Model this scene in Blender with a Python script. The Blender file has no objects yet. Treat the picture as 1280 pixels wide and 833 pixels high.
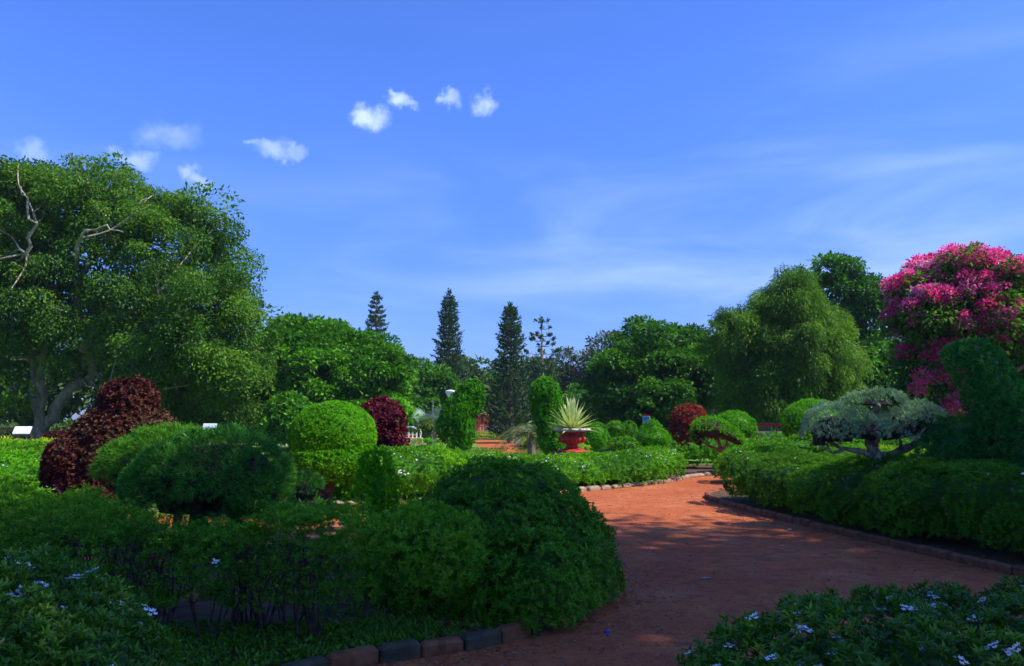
import bpy, math, numpy as np
from mathutils import Vector, geometry
R = math.radians
PI = math.pi
sc = bpy.context.scene

# ------------------------------------------------------------------ camera
CAM_H, FPX, PITCH = 1.7, 995.0, R(6.2)
cd = bpy.data.cameras.new('camera')
cam = bpy.data.objects.new('camera', cd)
sc.collection.objects.link(cam)
cam.location = (0, 0, CAM_H)
cam.rotation_euler = (PI / 2 + PITCH, 0, 0)
cd.sensor_width = 36
cd.lens = 36 * FPX / 1280
cd.clip_start = 0.05
cd.clip_end = 3000
sc.camera = cam

# ------------------------------------------------------------------ light and sky
SUN_EL = R(50)
SUN_AZ = R(108)          # clockwise from +Y (view direction): the sun stands right and a little behind
sunv = Vector((math.sin(SUN_AZ) * math.cos(SUN_EL), math.cos(SUN_AZ) * math.cos(SUN_EL), math.sin(SUN_EL)))
sl = bpy.data.lights.new('sun', 'SUN')
sl.energy = 4.7
sl.angle = R(0.5)
sl.color = (1.0, 0.93, 0.82)
so = bpy.data.objects.new('sun', sl)
sc.collection.objects.link(so)
so.rotation_euler = (-sunv).to_track_quat('-Z', 'Y').to_euler()
so.location = (20, -10, 40)
sc.view_settings.view_transform = 'Standard'
sc.view_settings.look = 'None'
sc.view_settings.gamma = 1
sc.view_settings.exposure = 0.62
sc.view_settings.use_curve_mapping = False
try:
    sc.cycles.max_bounces = 6
    sc.cycles.diffuse_bounces = 4
    sc.cycles.transmission_bounces = 3
    sc.cycles.use_denoising = True
    sc.cycles.use_adaptive_sampling = True
    sc.cycles.adaptive_threshold = 0.02
except Exception:
    pass


def direction(px, py):
    dx, dy = (px - 640) / FPX, (416.5 - py) / FPX
    v = Vector((dx, math.cos(PITCH) - dy * math.sin(PITCH), math.sin(PITCH) + dy * math.cos(PITCH)))
    return v


def X(px, Y):
    return (px - 640) / FPX * Y * 1.006


def Zh(py, Y):
    v = direction(640, py)
    return CAM_H + v.z / v.y * Y


def GY(py):                       # distance of the ground seen at that height
    v = direction(640, py)
    return -CAM_H / (v.z / v.y)


world = bpy.data.worlds.new('World')
sc.world = world
world.use_nodes = True
wt = world.node_tree
wt.nodes.clear()


class NT:
    def __init__(s, t):
        s.t = t

    def n(s, typ, ins=None, **kw):
        nd = s.t.nodes.new(typ)
        for k, v in kw.items():
            setattr(nd, k, v)
        for k, v in (ins or {}).items():
            if isinstance(v, bpy.types.NodeSocket):
                s.t.links.new(v, nd.inputs[k])
            else:
                nd.inputs[k].default_value = v
        return nd

    def math(s, op, a, b=0.0, clamp=False):
        return s.n('ShaderNodeMath', {0: a, 1: b}, operation=op, use_clamp=clamp).outputs[0]

    def smooth(s, v, a, b, lo=0.0, hi=1.0):
        return s.n('ShaderNodeMapRange', {'Value': v, 'From Min': a, 'From Max': b, 'To Min': lo, 'To Max': hi},
                   interpolation_type='SMOOTHSTEP').outputs[0]

    def mix(s, f, a, b, mode='MIX'):
        nd = s.t.nodes.new('ShaderNodeMix')
        nd.data_type = 'RGBA'
        nd.blend_type = mode
        for i, v in ((0, f), (6, a), (7, b)):
            if isinstance(v, bpy.types.NodeSocket):
                s.t.links.new(v, nd.inputs[i])
            elif i and len(v) == 3:
                nd.inputs[i].default_value = (*v, 1)
            else:
                nd.inputs[i].default_value = v
        return nd.outputs[2]

    def noise(s, vec, scale, detail=4, rough=0.55, dist=0.0):
        nd = s.n('ShaderNodeTexNoise', {'Vector': vec, 'Scale': scale, 'Detail': detail, 'Roughness': rough, 'Distortion': dist})
        return nd

    def ramp(s, f, stops):
        nd = s.n('ShaderNodeValToRGB', {'Fac': f})
        e = nd.color_ramp.elements
        while len(e) < len(stops):
            e.new(0.5)
        for el, (p, c) in zip(e, stops):
            el.position = p
            el.color = (*c, 1)
        return nd.outputs[0]


w = NT(wt)
sky = w.n('ShaderNodeTexSky', sky_type='NISHITA', sun_disc=False)
sky.sun_elevation = SUN_EL
sky.sun_rotation = SUN_AZ
sky.air_density = 1.0
sky.dust_density = 0.6
sky.ozone_density = 4.0
SKY_TINT = (0.62, 0.93, 1.80)
SKY_TINT_LOW = (0.46, 0.62, 1.18)
SKY_STRENGTH = 0.10
co = w.n('ShaderNodeTexCoord').outputs['Generated']
dirn = w.n('ShaderNodeVectorMath', {0: co}, operation='NORMALIZE').outputs[0]
elev = w.n('ShaderNodeSeparateXYZ', {0: dirn}).outputs[2]
tcol = w.mix(w.smooth(elev, -0.02, 0.42), SKY_TINT_LOW, SKY_TINT)
tint = w.mix(1.0, sky.outputs[0], tcol, 'MULTIPLY')
# thin high cloud streaks, stretched sideways
mp = w.n('ShaderNodeMapping', {'Vector': dirn, 'Rotation': (0, R(-9), 0), 'Scale': (1.0, 1.0, 4.2)}).outputs[0]
n1 = w.noise(mp, 2.3, 7, 0.55, 0.5).outputs[0]
n2 = w.noise(dirn, 1.6, 2, 0.5).outputs[0]
sep = w.n('ShaderNodeSeparateXYZ', {0: dirn})
side = w.smooth(sep.outputs[0], -0.35, 0.45, 0.25, 1.0)
low = w.smooth(sep.outputs[2], 0.46, 0.14, 0.05, 1.0)
wis = w.smooth(n1, 0.40, 0.80)
wis = w.math('MULTIPLY', wis, w.smooth(n2, 0.30, 0.62))
wis = w.math('MULTIPLY', wis, side)
wis = w.math('MULTIPLY', wis, low)
wis = w.math('MULTIPLY', wis, 0.85, True)
CLOUD = (4.4, 5.9, 11.5)
col = w.mix(wis, tint, CLOUD)
# small separate puffs
wn = w.noise(dirn, 26, 6, 0.62)
wo = w.n('ShaderNodeVectorMath', {0: wn.outputs[1], 1: (0.5, 0.5, 0.5)}, operation='SUBTRACT').outputs[0]
wo = w.n('ShaderNodeVectorMath', {0: wo, 'Scale': 0.055}, operation='SCALE').outputs[0]
wd = w.n('ShaderNodeVectorMath', {0: dirn, 1: wo}, operation='ADD').outputs[0]
puffs = [(464, 146, 21, 1.0, 1.0), (497, 122, 19, 1.0, 1.0), (492, 110, 10, 1.0, .8), (559, 126, 15, 1.0, .75), (604, 128, 20, 1.0, .9), (511, 131, 12, 1, .6),
         (335, 184, 18, 1.9, .62), (310, 174, 11, 1.0, .6), (362, 190, 14, 1.5, .62), (212, 166, 26, 1.7, .38),
         (238, 218, 15, 1.0, .5), (250, 230, 12, 1.3, .5), (40, 187, 16, 1.6, .4), (172, 196, 18, 1.3, .6), (152, 190, 12, 1.2, .5)]
tot = None
for px, py, rad, asp, op in puffs:
    d = direction(px, py).normalized()
    df = w.n('ShaderNodeVectorMath', {0: wd, 1: tuple(d)}, operation='SUBTRACT').outputs[0]
    df = w.n('ShaderNodeVectorMath', {0: df, 1: (1.0 / asp, 1.0, 1.25)}, operation='MULTIPLY').outputs[0]
    ln = w.n('ShaderNodeVectorMath', {0: df}, operation='LENGTH').outputs['Value']
    rr = rad / FPX
    v = w.smooth(ln, rr * 1.15, rr * 0.25, 0.0, op)
    tot = v if tot is None else w.math('MAXIMUM', tot, v)
tot = w.math('MULTIPLY', w.math('MULTIPLY', tot, 0.85), w.smooth(wn.outputs[0], 0.32, 0.62, 0.5, 0.95))
col = w.mix(tot, col, (5.8, 7.2, 12.0))
bg = w.n('ShaderNodeBackground', {'Color': col, 'Strength': SKY_STRENGTH})
w.n('ShaderNodeOutputWorld', {'Surface': bg.outputs[0]})


# ------------------------------------------------------------------ object helpers
def tag(o, label=None, cat=None, group=None, kind=None):
    if label: o['label'] = label
    if cat: o['category'] = cat
    if group: o['group'] = group
    if kind: o['kind'] = kind
    return o


def thing(name, label, cat, loc, group=None):
    o = bpy.data.objects.new(name, None)
    o.empty_display_size = 0.2
    sc.collection.objects.link(o)
    o.location = loc
    return tag(o, label, cat, group)


def copy_tree(o, parent=None):
    c = o.copy()
    sc.collection.objects.link(c)
    c.parent = parent
    for ch in o.children:
        copy_tree(ch, c)
    return c


class MB:
    """collects verts / faces with a per-face tint, then links ONE mesh"""
    def __init__(s):
        s.V = []; s.F = []; s.nv = 0

    def add(s, V, F, tint=0.5, mat=0, smooth=False):
        V = np.asarray(V, float).reshape(-1, 3)
        if isinstance(F, np.ndarray):
            F = [F]
        elif len(F) and isinstance(F[0], (list, tuple)):
            d = {}
            for f in F: d.setdefault(len(f), []).append(f)
            F = [np.array(v) for v in d.values()]
        for f in F:
            if len(f) == 0: continue
            t = np.broadcast_to(np.asarray(tint, float), (len(f),)) if np.ndim(tint) == 0 or len(np.atleast_1d(tint)) == len(f) else np.full(len(f), float(np.mean(tint)))
            s.F.append((f + s.nv, t.copy(), mat, smooth))
        s.V.append(V)
        s.nv += len(V)
        return s

    def box(s, c, size, rot=0.0, tint=.5, mat=0, bev=0.0, tilt=0.0):
        x, y, z = [a / 2 for a in size]
        b = min(bev, x * .9, y * .9, z * .9)
        if b <= 0:
            V = np.array([[sx * x, sy * y, sz * z] for sz in (-1, 1) for sy in (-1, 1) for sx in (-1, 1)], float)
            F = [[0, 2, 3, 1], [4, 5, 7, 6], [0, 1, 5, 4], [2, 6, 7, 3], [0, 4, 6, 2], [1, 3, 7, 5]]
        else:
            rings = [(x - b, y - b, -z), (x, y, -z + b), (x, y, z - b), (x - b, y - b, z)]
            V = []; F = []
            for (rx, ry, rz) in rings:
                q = b * .5
                V += [[rx - q, -ry, rz], [rx, -ry + q, rz], [rx, ry - q, rz], [rx - q, ry, rz], [-rx + q, ry, rz], [-rx, ry - q, rz], [-rx, -ry + q, rz], [-rx + q, -ry, rz]]
            for k in range(3):
                for i in range(8):
                    j = (i + 1) % 8
                    F.append([k * 8 + i, k * 8 + j, k * 8 + 8 + j, k * 8 + 8 + i])
            F.append(list(range(7, -1, -1))); F.append(list(range(24, 32)))
            V = np.array(V, float)
        if tilt:
            ct, st = math.cos(tilt), math.sin(tilt)
            V = np.stack([V[:, 0], V[:, 1] * ct - V[:, 2] * st, V[:, 1] * st + V[:, 2] * ct], 1)
        cr, sr = math.cos(rot), math.sin(rot)
        V = np.stack([V[:, 0] * cr - V[:, 1] * sr, V[:, 0] * sr + V[:, 1] * cr, V[:, 2]], 1) + np.array(c)
        return s.add(V, F, tint, mat)

    def tube(s, pts, rad, n=7, tint=.5, mat=0, cap=True):
        P = np.array(pts, float); m = len(P)
        rad = np.broadcast_to(np.asarray(rad, float), (m,))
        T = np.gradient(P, axis=0)
        T /= np.linalg.norm(T, axis=1)[:, None] + 1e-9
        up = np.array([0, 0, 1.0]) if abs(T[0][2]) < .9 else np.array([1.0, 0, 0])
        a = np.cross(T, up); a /= np.linalg.norm(a, axis=1)[:, None] + 1e-9
        b = np.cross(T, a)
        th = np.arange(n) * 2 * PI / n
        V = P[:, None] + rad[:, None, None] * (a[:, None] * np.cos(th)[None, :, None] + b[:, None] * np.sin(th)[None, :, None])
        i, k = np.meshgrid(np.arange(m - 1), np.arange(n), indexing='ij')
        k2 = (k + 1) % n
        F = np.stack([i * n + k, (i + 1) * n + k, (i + 1) * n + k2, i * n + k2], -1).reshape(-1, 4)
        s.add(V.reshape(-1, 3), F, tint, mat, True)
        if cap:
            s.add(V[-1], np.array([list(range(n))]), tint, mat)
        return s

    def lathe(s, prof, c=(0, 0, 0), n=32, tint=.5, mat=0, mod=None):
        pr = np.array(prof, float); m = len(pr)
        th = np.arange(n) * 2 * PI / n
        r = np.repeat(pr[:, 0][:, None], n, 1)
        if mod is not None: r = mod(r, pr[:, 1][:, None], th[None])
        V = np.stack([r * np.cos(th), r * np.sin(th), np.repeat(pr[:, 1][:, None], n, 1)], -1) + np.array(c)
        i, k = np.meshgrid(np.arange(m - 1), np.arange(n), indexing='ij')
        k2 = (k + 1) % n
        F = np.stack([i * n + k, i * n + k2, (i + 1) * n + k2, (i + 1) * n + k], -1).reshape(-1, 4)
        s.add(V.reshape(-1, 3), F, tint, mat, True)
        return s

    def build(s, name, mats, parent=None, base=None):
        if not isinstance(mats, (list, tuple)): mats = [mats]
        V = np.concatenate(s.V) if s.V else np.zeros((0, 3))
        if parent is not None and base is None: base = parent.location
        if base is not None: V = V - np.array(base)
        me = bpy.data.meshes.new(name)
        me.vertices.add(len(V)); me.vertices.foreach_set('co', V.astype(np.float32).ravel())
        idx = np.concatenate([f.ravel() for f, *_ in s.F])
        cnt = np.concatenate([np.full(len(f), f.shape[1]) for f, *_ in s.F])
        start = np.concatenate([[0], np.cumsum(cnt)[:-1]])
        me.loops.add(len(idx)); me.loops.foreach_set('vertex_index', idx.astype(np.int32))
        me.polygons.add(len(cnt)); me.polygons.foreach_set('loop_start', start.astype(np.int32))
        me.polygons.foreach_set('material_index', np.concatenate([np.full(len(f), m) for f, t, m, sm in s.F]).astype(np.int32))
        for m in mats: me.materials.append(m)
        me.update(calc_edges=True)
        me.polygons.foreach_set('use_smooth', np.concatenate([np.full(len(f), sm) for f, t, m, sm in s.F]))
        at = me.attributes.new('tint', 'FLOAT', 'FACE')
        at.data.foreach_set('value', np.concatenate([t for f, t, m, sm in s.F]).astype(np.float32))
        o = bpy.data.objects.new(name, me)
        sc.collection.objects.link(o)
        if parent is not None: o.parent = parent
        elif base is not None: o.location = base
        return o


# ------------------------------------------------------------------ materials
MATS = {}


def leafmat(name, cols, trans=0.32, rough=0.55, spec=0.16, tcol=None, odd=None):
    m = bpy.data.materials.new(name); m.use_nodes = True
    t = NT(m.node_tree); m.node_tree.nodes.clear()
    at = t.n('ShaderNodeAttribute', attribute_name='tint').outputs['Fac']
    c = t.ramp(at, [(i / (len(cols) - 1) * (.93 if odd else 1), k) for i, k in enumerate(cols)] + ([(.97, odd)] if odd else []))
    p = t.n('ShaderNodeBsdfPrincipled', {'Base Color': c, 'Roughness': rough, 'Specular IOR Level': spec})
    tc = t.mix(1.0, c, tcol or (1.25, 1.5, 0.5), 'MULTIPLY')
    tr = t.n('ShaderNodeBsdfTranslucent', {'Color': tc})
    mx = t.n('ShaderNodeMixShader', {0: trans, 1: p.outputs[0], 2: tr.outputs[0]})
    t.n('ShaderNodeOutputMaterial', {'Surface': mx.outputs[0]})
    MATS[name] = m
    return m


def solid(name, cols, scale=8, rough=0.8, bump=0.3, spec=0.3, detail=6, metallic=0.0, stretch=(1, 1, 1), bdist=0.02, attr=None):
    m = bpy.data.materials.new(name); m.use_nodes = True
    t = NT(m.node_tree); m.node_tree.nodes.clear()
    co = t.n('ShaderNodeTexCoord').outputs['Object']
    co = t.n('ShaderNodeMapping', {'Vector': co, 'Scale': stretch}).outputs[0]
    nz = t.noise(co, scale, detail, 0.62).outputs[0]
    f = t.smooth(nz, 0.28, 0.72)
    if attr is not None:
        at = t.n('ShaderNodeAttribute', attribute_name='tint').outputs['Fac']
        f = t.math('ADD', t.math('MULTIPLY', f, 1 - attr), t.math('MULTIPLY', at, attr))
    c = t.ramp(f, [(i / (len(cols) - 1), k) for i, k in enumerate(cols)])
    b = t.n('ShaderNodeBump', {'Height': nz, 'Strength': bump, 'Distance': bdist})
    p = t.n('ShaderNodeBsdfPrincipled', {'Base Color': c, 'Roughness': rough, 'Specular IOR Level': spec, 'Metallic': metallic, 'Normal': b.outputs[0]})
    t.n('ShaderNodeOutputMaterial', {'Surface': p.outputs[0]})
    MATS[name] = m
    return m


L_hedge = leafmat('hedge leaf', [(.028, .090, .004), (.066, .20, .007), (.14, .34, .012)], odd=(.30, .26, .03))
L_hedge_far = leafmat('sun-toned hedge leaf', [(.035, .14, .003), (.080, .27, .004), (.16, .38, .006)], odd=(.34, .30, .04))  # brighter copy of the hedge leaf, sunlight put into its colour
L_bush = leafmat('bush leaf', [(.030, .090, .004), (.062, .175, .006), (.13, .28, .010)], odd=(.26, .22, .03), spec=.28, rough=.45)
L_lime = leafmat('lime clipped leaf', [(.045, .19, .002), (.095, .33, .003), (.17, .45, .005)])
L_yellow = leafmat('yellow hedge leaf', [(.14, .24, .008), (.28, .42, .010), (.45, .52, .012)])
L_juniper = leafmat('juniper needle', [(.022, .11, .010), (.050, .20, .018), (.11, .33, .030)], trans=.2)
L_juniper_l = leafmat('sun-toned juniper needle', [(.03, .13, .008), (.065, .22, .010), (.12, .32, .014)], trans=.25)  # lighter juniper needle for the left lobe, its sunlight mixed into the colour
L_darkcyp = leafmat('dark cypress spray', [(.016, .11, .016), (.040, .21, .030), (.095, .33, .045)], trans=.15)
L_grey = leafmat('grey juniper needle', [(.16, .28, .12), (.29, .44, .21), (.46, .62, .33)], trans=.15, tcol=(1, 1.1, .9))
L_red = leafmat('copper leaf', [(.030, .006, .006), (.075, .012, .010), (.085, .030, .014), (.11, .085, .035)], trans=.15, tcol=(1.3, .6, .4))
L_burg = leafmat('burgundy leaf', [(.045, .004, .010), (.10, .008, .020), (.17, .018, .030)], trans=.25, tcol=(1.7, .4, .5))
L_redshrub = leafmat('red shrub leaf', [(.07, .07, .02), (.26, .04, .03), (.42, .05, .04)], trans=.3, tcol=(1.5, .6, .4))
L_ficus = leafmat('ficus leaf', [(.030, .090, .008), (.066, .168, .011), (.13, .26, .016)])
L_rain = leafmat('broad bright leaf', [(.022, .095, .004), (.055, .20, .005), (.12, .32, .008)], spec=.25)
L_mid = leafmat('broad mid leaf', [(.022, .085, .006), (.048, .165, .008), (.095, .26, .012)], spec=.25)
L_olive = leafmat('olive feathery leaf', [(.040, .110, .008), (.095, .21, .014), (.19, .33, .028)])
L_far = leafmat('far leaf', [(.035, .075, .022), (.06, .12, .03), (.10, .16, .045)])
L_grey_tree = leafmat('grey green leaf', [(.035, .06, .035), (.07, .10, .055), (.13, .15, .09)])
L_pine = leafmat('pine needle', [(.022, .060, .022), (.042, .10, .034), (.075, .15, .050)], trans=.15)
L_pink = leafmat('pink blossom', [(.55, .02, .14), (.76, .07, .34), (.86, .28, .54), (.82, .48, .64)], trans=.35, tcol=(1.3, .7, .9))
L_pinkleaf = leafmat('blossom tree leaf', [(.02, .07, .008), (.05, .15, .01), (.16, .28, .02)])
L_creeper = leafmat('creeper leaf', [(.03, .14, .002), (.06, .26, .004), (.12, .40, .006)])
L_palm_b = leafmat('silver palm leaf', [(.16, .24, .18), (.26, .36, .28), (.36, .45, .36)], trans=.2, tcol=(1, 1.1, .9))
L_palm_d = leafmat('date palm leaf', [(.05, .10, .025), (.11, .17, .05), (.20, .26, .12)], trans=.2)
L_agave = leafmat('agave leaf', [(.22, .34, .04), (.52, .60, .20), (.72, .78, .42)], trans=.2, rough=.4, tcol=(1.1, 1.1, .6))
L_flower = leafmat('white petal', [(.70, .72, .78), (.82, .82, .84)], trans=.25, tcol=(1, 1, 1))
L_grass = leafmat('grass blade', [(.06, .14, .012), (.11, .23, .016), (.24, .27, .06)])
L_litter = leafmat('dry leaf', [(.10, .035, .015), (.22, .10, .04), (.35, .22, .10)], trans=.1)

M_bark = solid('grey bark', [(.10, .075, .055), (.23, .18, .13), (.36, .30, .23)], 3.0, .9, .6, stretch=(3, 3, .6), bdist=.08)
M_pale = solid('pale bark', [(.15, .12, .085), (.30, .25, .19), (.46, .41, .33)], 2.0, .85, .5, stretch=(2, 2, .6), bdist=.08)
M_twig = solid('dark twig', [(.030, .018, .012), (.075, .045, .030), (.13, .085, .055)], 14, .9, .5)
M_redtwig = solid('reddish stem', [(.09, .030, .018), (.20, .085, .045), (.30, .16, .09)], 12, .9, .5)
M_bare = solid('shade-dark inner twigs', [(.012, .008, .006), (.030, .020, .014), (.060, .040, .028)], 22, .95, .8)  # bare twigs, coloured extra dark to carry the shade of hollow undersides
M_soil = solid('bed soil', [(.045, .022, .010), (.085, .042, .018), (.13, .068, .030)], 9, .95, .8, detail=9)
M_urn = solid('red painted urn', [(.22, .012, .008), (.42, .022, .014), (.50, .050, .030)], 9, .55, .25)
M_rim = solid('weathered cement', [(.26, .20, .19), (.45, .38, .36), (.60, .55, .52)], 14, .85, .3)
M_white = solid('white paint', [(.62, .62, .62), (.78, .78, .78), (.85, .85, .86)], 5, .6, .1)
M_red = solid('red paint', [(.40, .012, .012), (.58, .02, .018), (.62, .04, .03)], 6, .5, .1)
M_roof = solid('terracotta roof', [(.32, .16, .10), (.46, .25, .17), (.55, .34, .25)], 6, .85, .4)
M_metal = solid('grey metal', [(.14, .15, .17), (.24, .26, .28), (.32, .34, .36)], 8, .5, .1, metallic=.4)
M_dark = solid('dark wood', [(.012, .010, .012), (.030, .022, .020), (.055, .045, .040)], 6, .9, .4)
M_blue = solid('blue print', [(.02, .20, .36), (.03, .28, .46), (.05, .34, .52)], 6, .5, .0)
M_pblue = solid('pale sign face', [(.50, .58, .72), (.62, .70, .82), (.70, .78, .88)], 4, .45, .0)
M_ink = solid('dark print', [(.04, .05, .08), (.06, .07, .10)], 4, .6, .0)
M_green = solid('green paint', [(.10, .28, .18), (.18, .40, .28), (.30, .50, .40)], 8, .6, .1)
M_pink = solid('pinkish plaster', [(.42, .22, .16), (.58, .35, .26), (.66, .46, .36)], 5, .85, .2)
M_stone = solid('kerb stone', [(.16, .11, .08), (.28, .19, .13), (.42, .31, .22)], 7, .9, .6, attr=.35)
M_cap = solid('blue plastic', [(.02, .03, .35), (.03, .05, .45)], 6, .35, .0)
M_pebble = solid('pebble', [(.10, .035, .022), (.22, .085, .05), (.38, .24, .18)], 3, .9, .2, attr=.7)
M_kb_o = solid('orange painted kerb', [(.10, .034, .014), (.18, .062, .024), (.24, .10, .045)], 7, .9, .6)
M_kb_g = solid('grey green kerb', [(.035, .030, .016), (.065, .052, .026), (.10, .075, .04)], 7, .9, .6)
M_skin = solid('skin', [(.20, .10, .06), (.26, .13, .08)], 5, .6, .0)
M_cloth = solid('dark trousers', [(.03, .035, .06), (.05, .055, .09)], 5, .9, .0)


def ground_mats():
    m = bpy.data.materials.new('red laterite'); m.use_nodes = True
    t = NT(m.node_tree); m.node_tree.nodes.clear()
    co = t.n('ShaderNodeTexCoord').outputs['Object']
    big = t.noise(co, .7, 5, .6).outputs[0]
    mid = t.noise(co, 5, 7, .65).outputs[0]
    fine = t.noise(co, 26, 9, .82).outputs[0]
    c = t.ramp(big, [(.25, (.33, .072, .022)), (.5, (.42, .112, .034)), (.75, (.50, .185, .072))])
    c = t.mix(t.smooth(mid, .46, .64, 0, .75), c, (.27, .055, .022))
    c = t.mix(t.smooth(fine, .52, .66, 0, .85), c, (.10, .024, .012))
    c = t.mix(t.smooth(fine, .45, .34, 0, .5), c, (.55, .27, .13))
    sp = t.noise(co, 110, 3, .8).outputs[0]
    c = t.mix(t.smooth(sp, .55, .68, 0, .6), c, (.12, .025, .010))
    c = t.mix(t.smooth(sp, .42, .32, 0, .45), c, (.62, .30, .14))
    vor = t.n('ShaderNodeTexVoronoi', {'Vector': co, 'Scale': 34.0, 'Randomness': 1.0})
    rnd = t.n('ShaderNodeSeparateColor', {0: vor.outputs['Color']}).outputs[0]
    spot = t.math('MULTIPLY', t.smooth(vor.outputs['Distance'], .22, .12), t.smooth(rnd, .80, .84))
    c = t.mix(spot, c, (.07, .022, .014))
    h = t.math('ADD', t.math('MULTIPLY', fine, .35), t.math('ADD', mid, t.math('MULTIPLY', spot, .5)))
    b = t.n('ShaderNodeBump', {'Height': h, 'Strength': .9, 'Distance': .03})
    p = t.n('ShaderNodeBsdfPrincipled', {'Base Color': c, 'Roughness': .95, 'Specular IOR Level': .15, 'Normal': b.outputs[0]})
    t.n('ShaderNodeOutputMaterial', {'Surface': p.outputs[0]})
    m2 = bpy.data.materials.new('lawn'); m2.use_nodes = True
    t = NT(m2.node_tree); m2.node_tree.nodes.clear()
    co = t.n('ShaderNodeTexCoord').outputs['Object']
    big = t.noise(co, .12, 6, .65).outputs[0]
    fine = t.noise(co, 22, 6, .75).outputs[0]
    c = t.ramp(big, [(.3, (.07, .16, .016)), (.5, (.13, .24, .03)), (.7, (.30, .30, .09))])
    c = t.mix(t.smooth(fine, .4, .7, 0, .55), c, (.035, .08, .012))
    b = t.n('ShaderNodeBump', {'Height': fine, 'Strength': .8, 'Distance': .04})
    p = t.n('ShaderNodeBsdfPrincipled', {'Base Color': c, 'Roughness': .95, 'Specular IOR Level': .1, 'Normal': b.outputs[0]})
    t.n('ShaderNodeOutputMaterial', {'Surface': p.outputs[0]})
    return m, m2


M_path, M_lawn = ground_mats()


# ------------------------------------------------------------------ ground
def smooth_line(pts, closed=False, sub=6):
    P = np.array(pts, float); n = len(P); out = []
    rng_ = range(n if closed else n - 1)
    for i in rng_:
        p0 = P[(i - 1) % n] if (closed or i > 0) else P[0]
        p1 = P[i]; p2 = P[(i + 1) % n]
        p3 = P[(i + 2) % n] if (closed or i + 2 < n) else P[-1]
        for k in range(sub):
            t = k / sub
            out.append(.5 * ((2 * p1) + (-p0 + p2) * t + (2 * p0 - 5 * p1 + 4 * p2 - p3) * t * t + (-p0 + 3 * p1 - 3 * p2 + p3) * t ** 3))
    if not closed: out.append(P[-1])
    return np.array(out)


def sheet(name, poly, z, mat, kind='structure'):
    P = [Vector((p[0], p[1], z)) for p in poly]
    tris = geometry.tessellate_polygon([P])
    mb = MB().add([list(p) for p in P], [list(t) for t in tris])
    o = mb.build(name, mat)
    me = o.data
    if me.polygons[0].normal.z < 0: me.flip_normals()
    return tag(o, kind=kind)


sheet('ground', [(-700, -300), (700, -300), (700, 1200), (-700, 1200)], 0.0, M_lawn)
leftK = [(-2.1, -4), (-1.75, 2.0), (-1.72, 4.2), (-1.55, 5.25), (-1.05, 5.75), (-.25, 6.2), (.38, 6.85), (.85, 7.7), (1.08, 8.8), (1.0, 9.9), (.45, 10.9), (-.6, 11.5), (-2.2, 11.9), (-5, 12.2), (-12, 12.6)]
farK = [(-12, 14.2), (-6.5, 14.6), (-4.3, 15.4), (-2.2, 16.7), (0, 17.9), (2.3, 19.8), (4.2, 21.9), (5.6, 24.2), (9, 27)]
rightK = [(12, 22.5), (8.0, 20.4), (5.6, 19.3), (4.55, 18.4), (4.2, 17.2), (4.35, 15.2), (4.72, 13), (5.12, 10.9), (5.56, 8.8), (6.3, 5.8), (7.2, 1), (7.8, -4)]
lk, fk, rk = smooth_line(leftK), smooth_line(farK), smooth_line(rightK)
sheet('path', list(map(tuple, lk)) + list(map(tuple, fk)) + [(14, 27)] + list(map(tuple, rk)), 0.004, M_path)
sheet('planting_bed', list(map(tuple, lk)) + [(-12, -4)], 0.06, M_soil)
sheet('planting_bed', list(map(tuple, rk)) + [(30, -4), (30, 30), (14, 24)], 0.06, M_soil)
sheet('planting_bed', list(map(tuple, fk[12:])) + [(9, 30), (-5, 27), (-5.5, 18)], 0.05, M_soil)
sheet('lawn', list(map(tuple, fk[:13])) + [(-5.5, 18), (-12, 18)], 0.012, M_lawn)
sheet('far_path', [(-4.0, 66), (.2, 66), (.2, 56), (2.6, 46), (3.2, 40), (-.2, 38), (-1.6, 48)], 0.004, M_path)
sheet('far_path', [(-14, 88), (9, 88), (9, 72), (-14, 72)], 0.004, M_path)


def kerb(name, line, mats, w_=.13, h=.17, length=.42, seed=0, rough=False):
    r = np.random.default_rng(seed)
    P = np.array(line); d = np.concatenate([[0], np.cumsum(np.linalg.norm(np.diff(P, axis=0), axis=1))])
    mb = MB(); s = 0.0; k = 0
    while s < d[-1] - .2:
        L = length * r.uniform(.85, 1.15)
        a = np.array([np.interp(s, d, P[:, i]) for i in (0, 1)]); b = np.array([np.interp(min(s + L, d[-1]), d, P[:, i]) for i in (0, 1)])
        v = b - a; ang = math.atan2(v[1], v[0])
        if rough:
            mb.box(((a[0] + b[0]) / 2, (a[1] + b[1]) / 2, h * .35), (L * r.uniform(.75, .97), w_ * r.uniform(.9, 1.5), h * r.uniform(.8, 1.4)), ang + r.uniform(-.15, .15), r.random(), 0, .04)
        else:
            mb.box(((a[0] + b[0]) / 2, (a[1] + b[1]) / 2, h / 2 - .02 + r.uniform(-.014, .010)), (np.linalg.norm(v) - .012, w_ * r.uniform(.9, 1.1), h + .04), ang + r.uniform(-.05, .05), r.random(), k % len(mats), .026)
        s += L; k += 1
    return tag(mb.build(name, mats), kind='structure')


kerb('kerb', lk[6:], [M_kb_o, M_kb_g], seed=1, w_=.11, h=.115, length=.36)
kerb('kerb', rk, [M_kb_o], seed=2, w_=.10, h=.11, length=.5)
kerb('kerb', fk[8:], [M_stone], seed=3, rough=True, w_=.14, h=.11, length=.42)


# ------------------------------------------------------------------ foliage machinery
def unit(v):
    return v / (np.linalg.norm(v, axis=-1, keepdims=True) + 1e-9)


def pnoise(P, s, seed=0):
    r = np.random.default_rng(1000 + seed)
    out = np.zeros(len(P))
    for k in range(6):
        d = unit(r.normal(size=3)) * s * r.uniform(.7, 1.6)
        out += np.sin(P @ d * 2 * PI + r.uniform(0, 6.28))
    return out / 3.2


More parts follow.
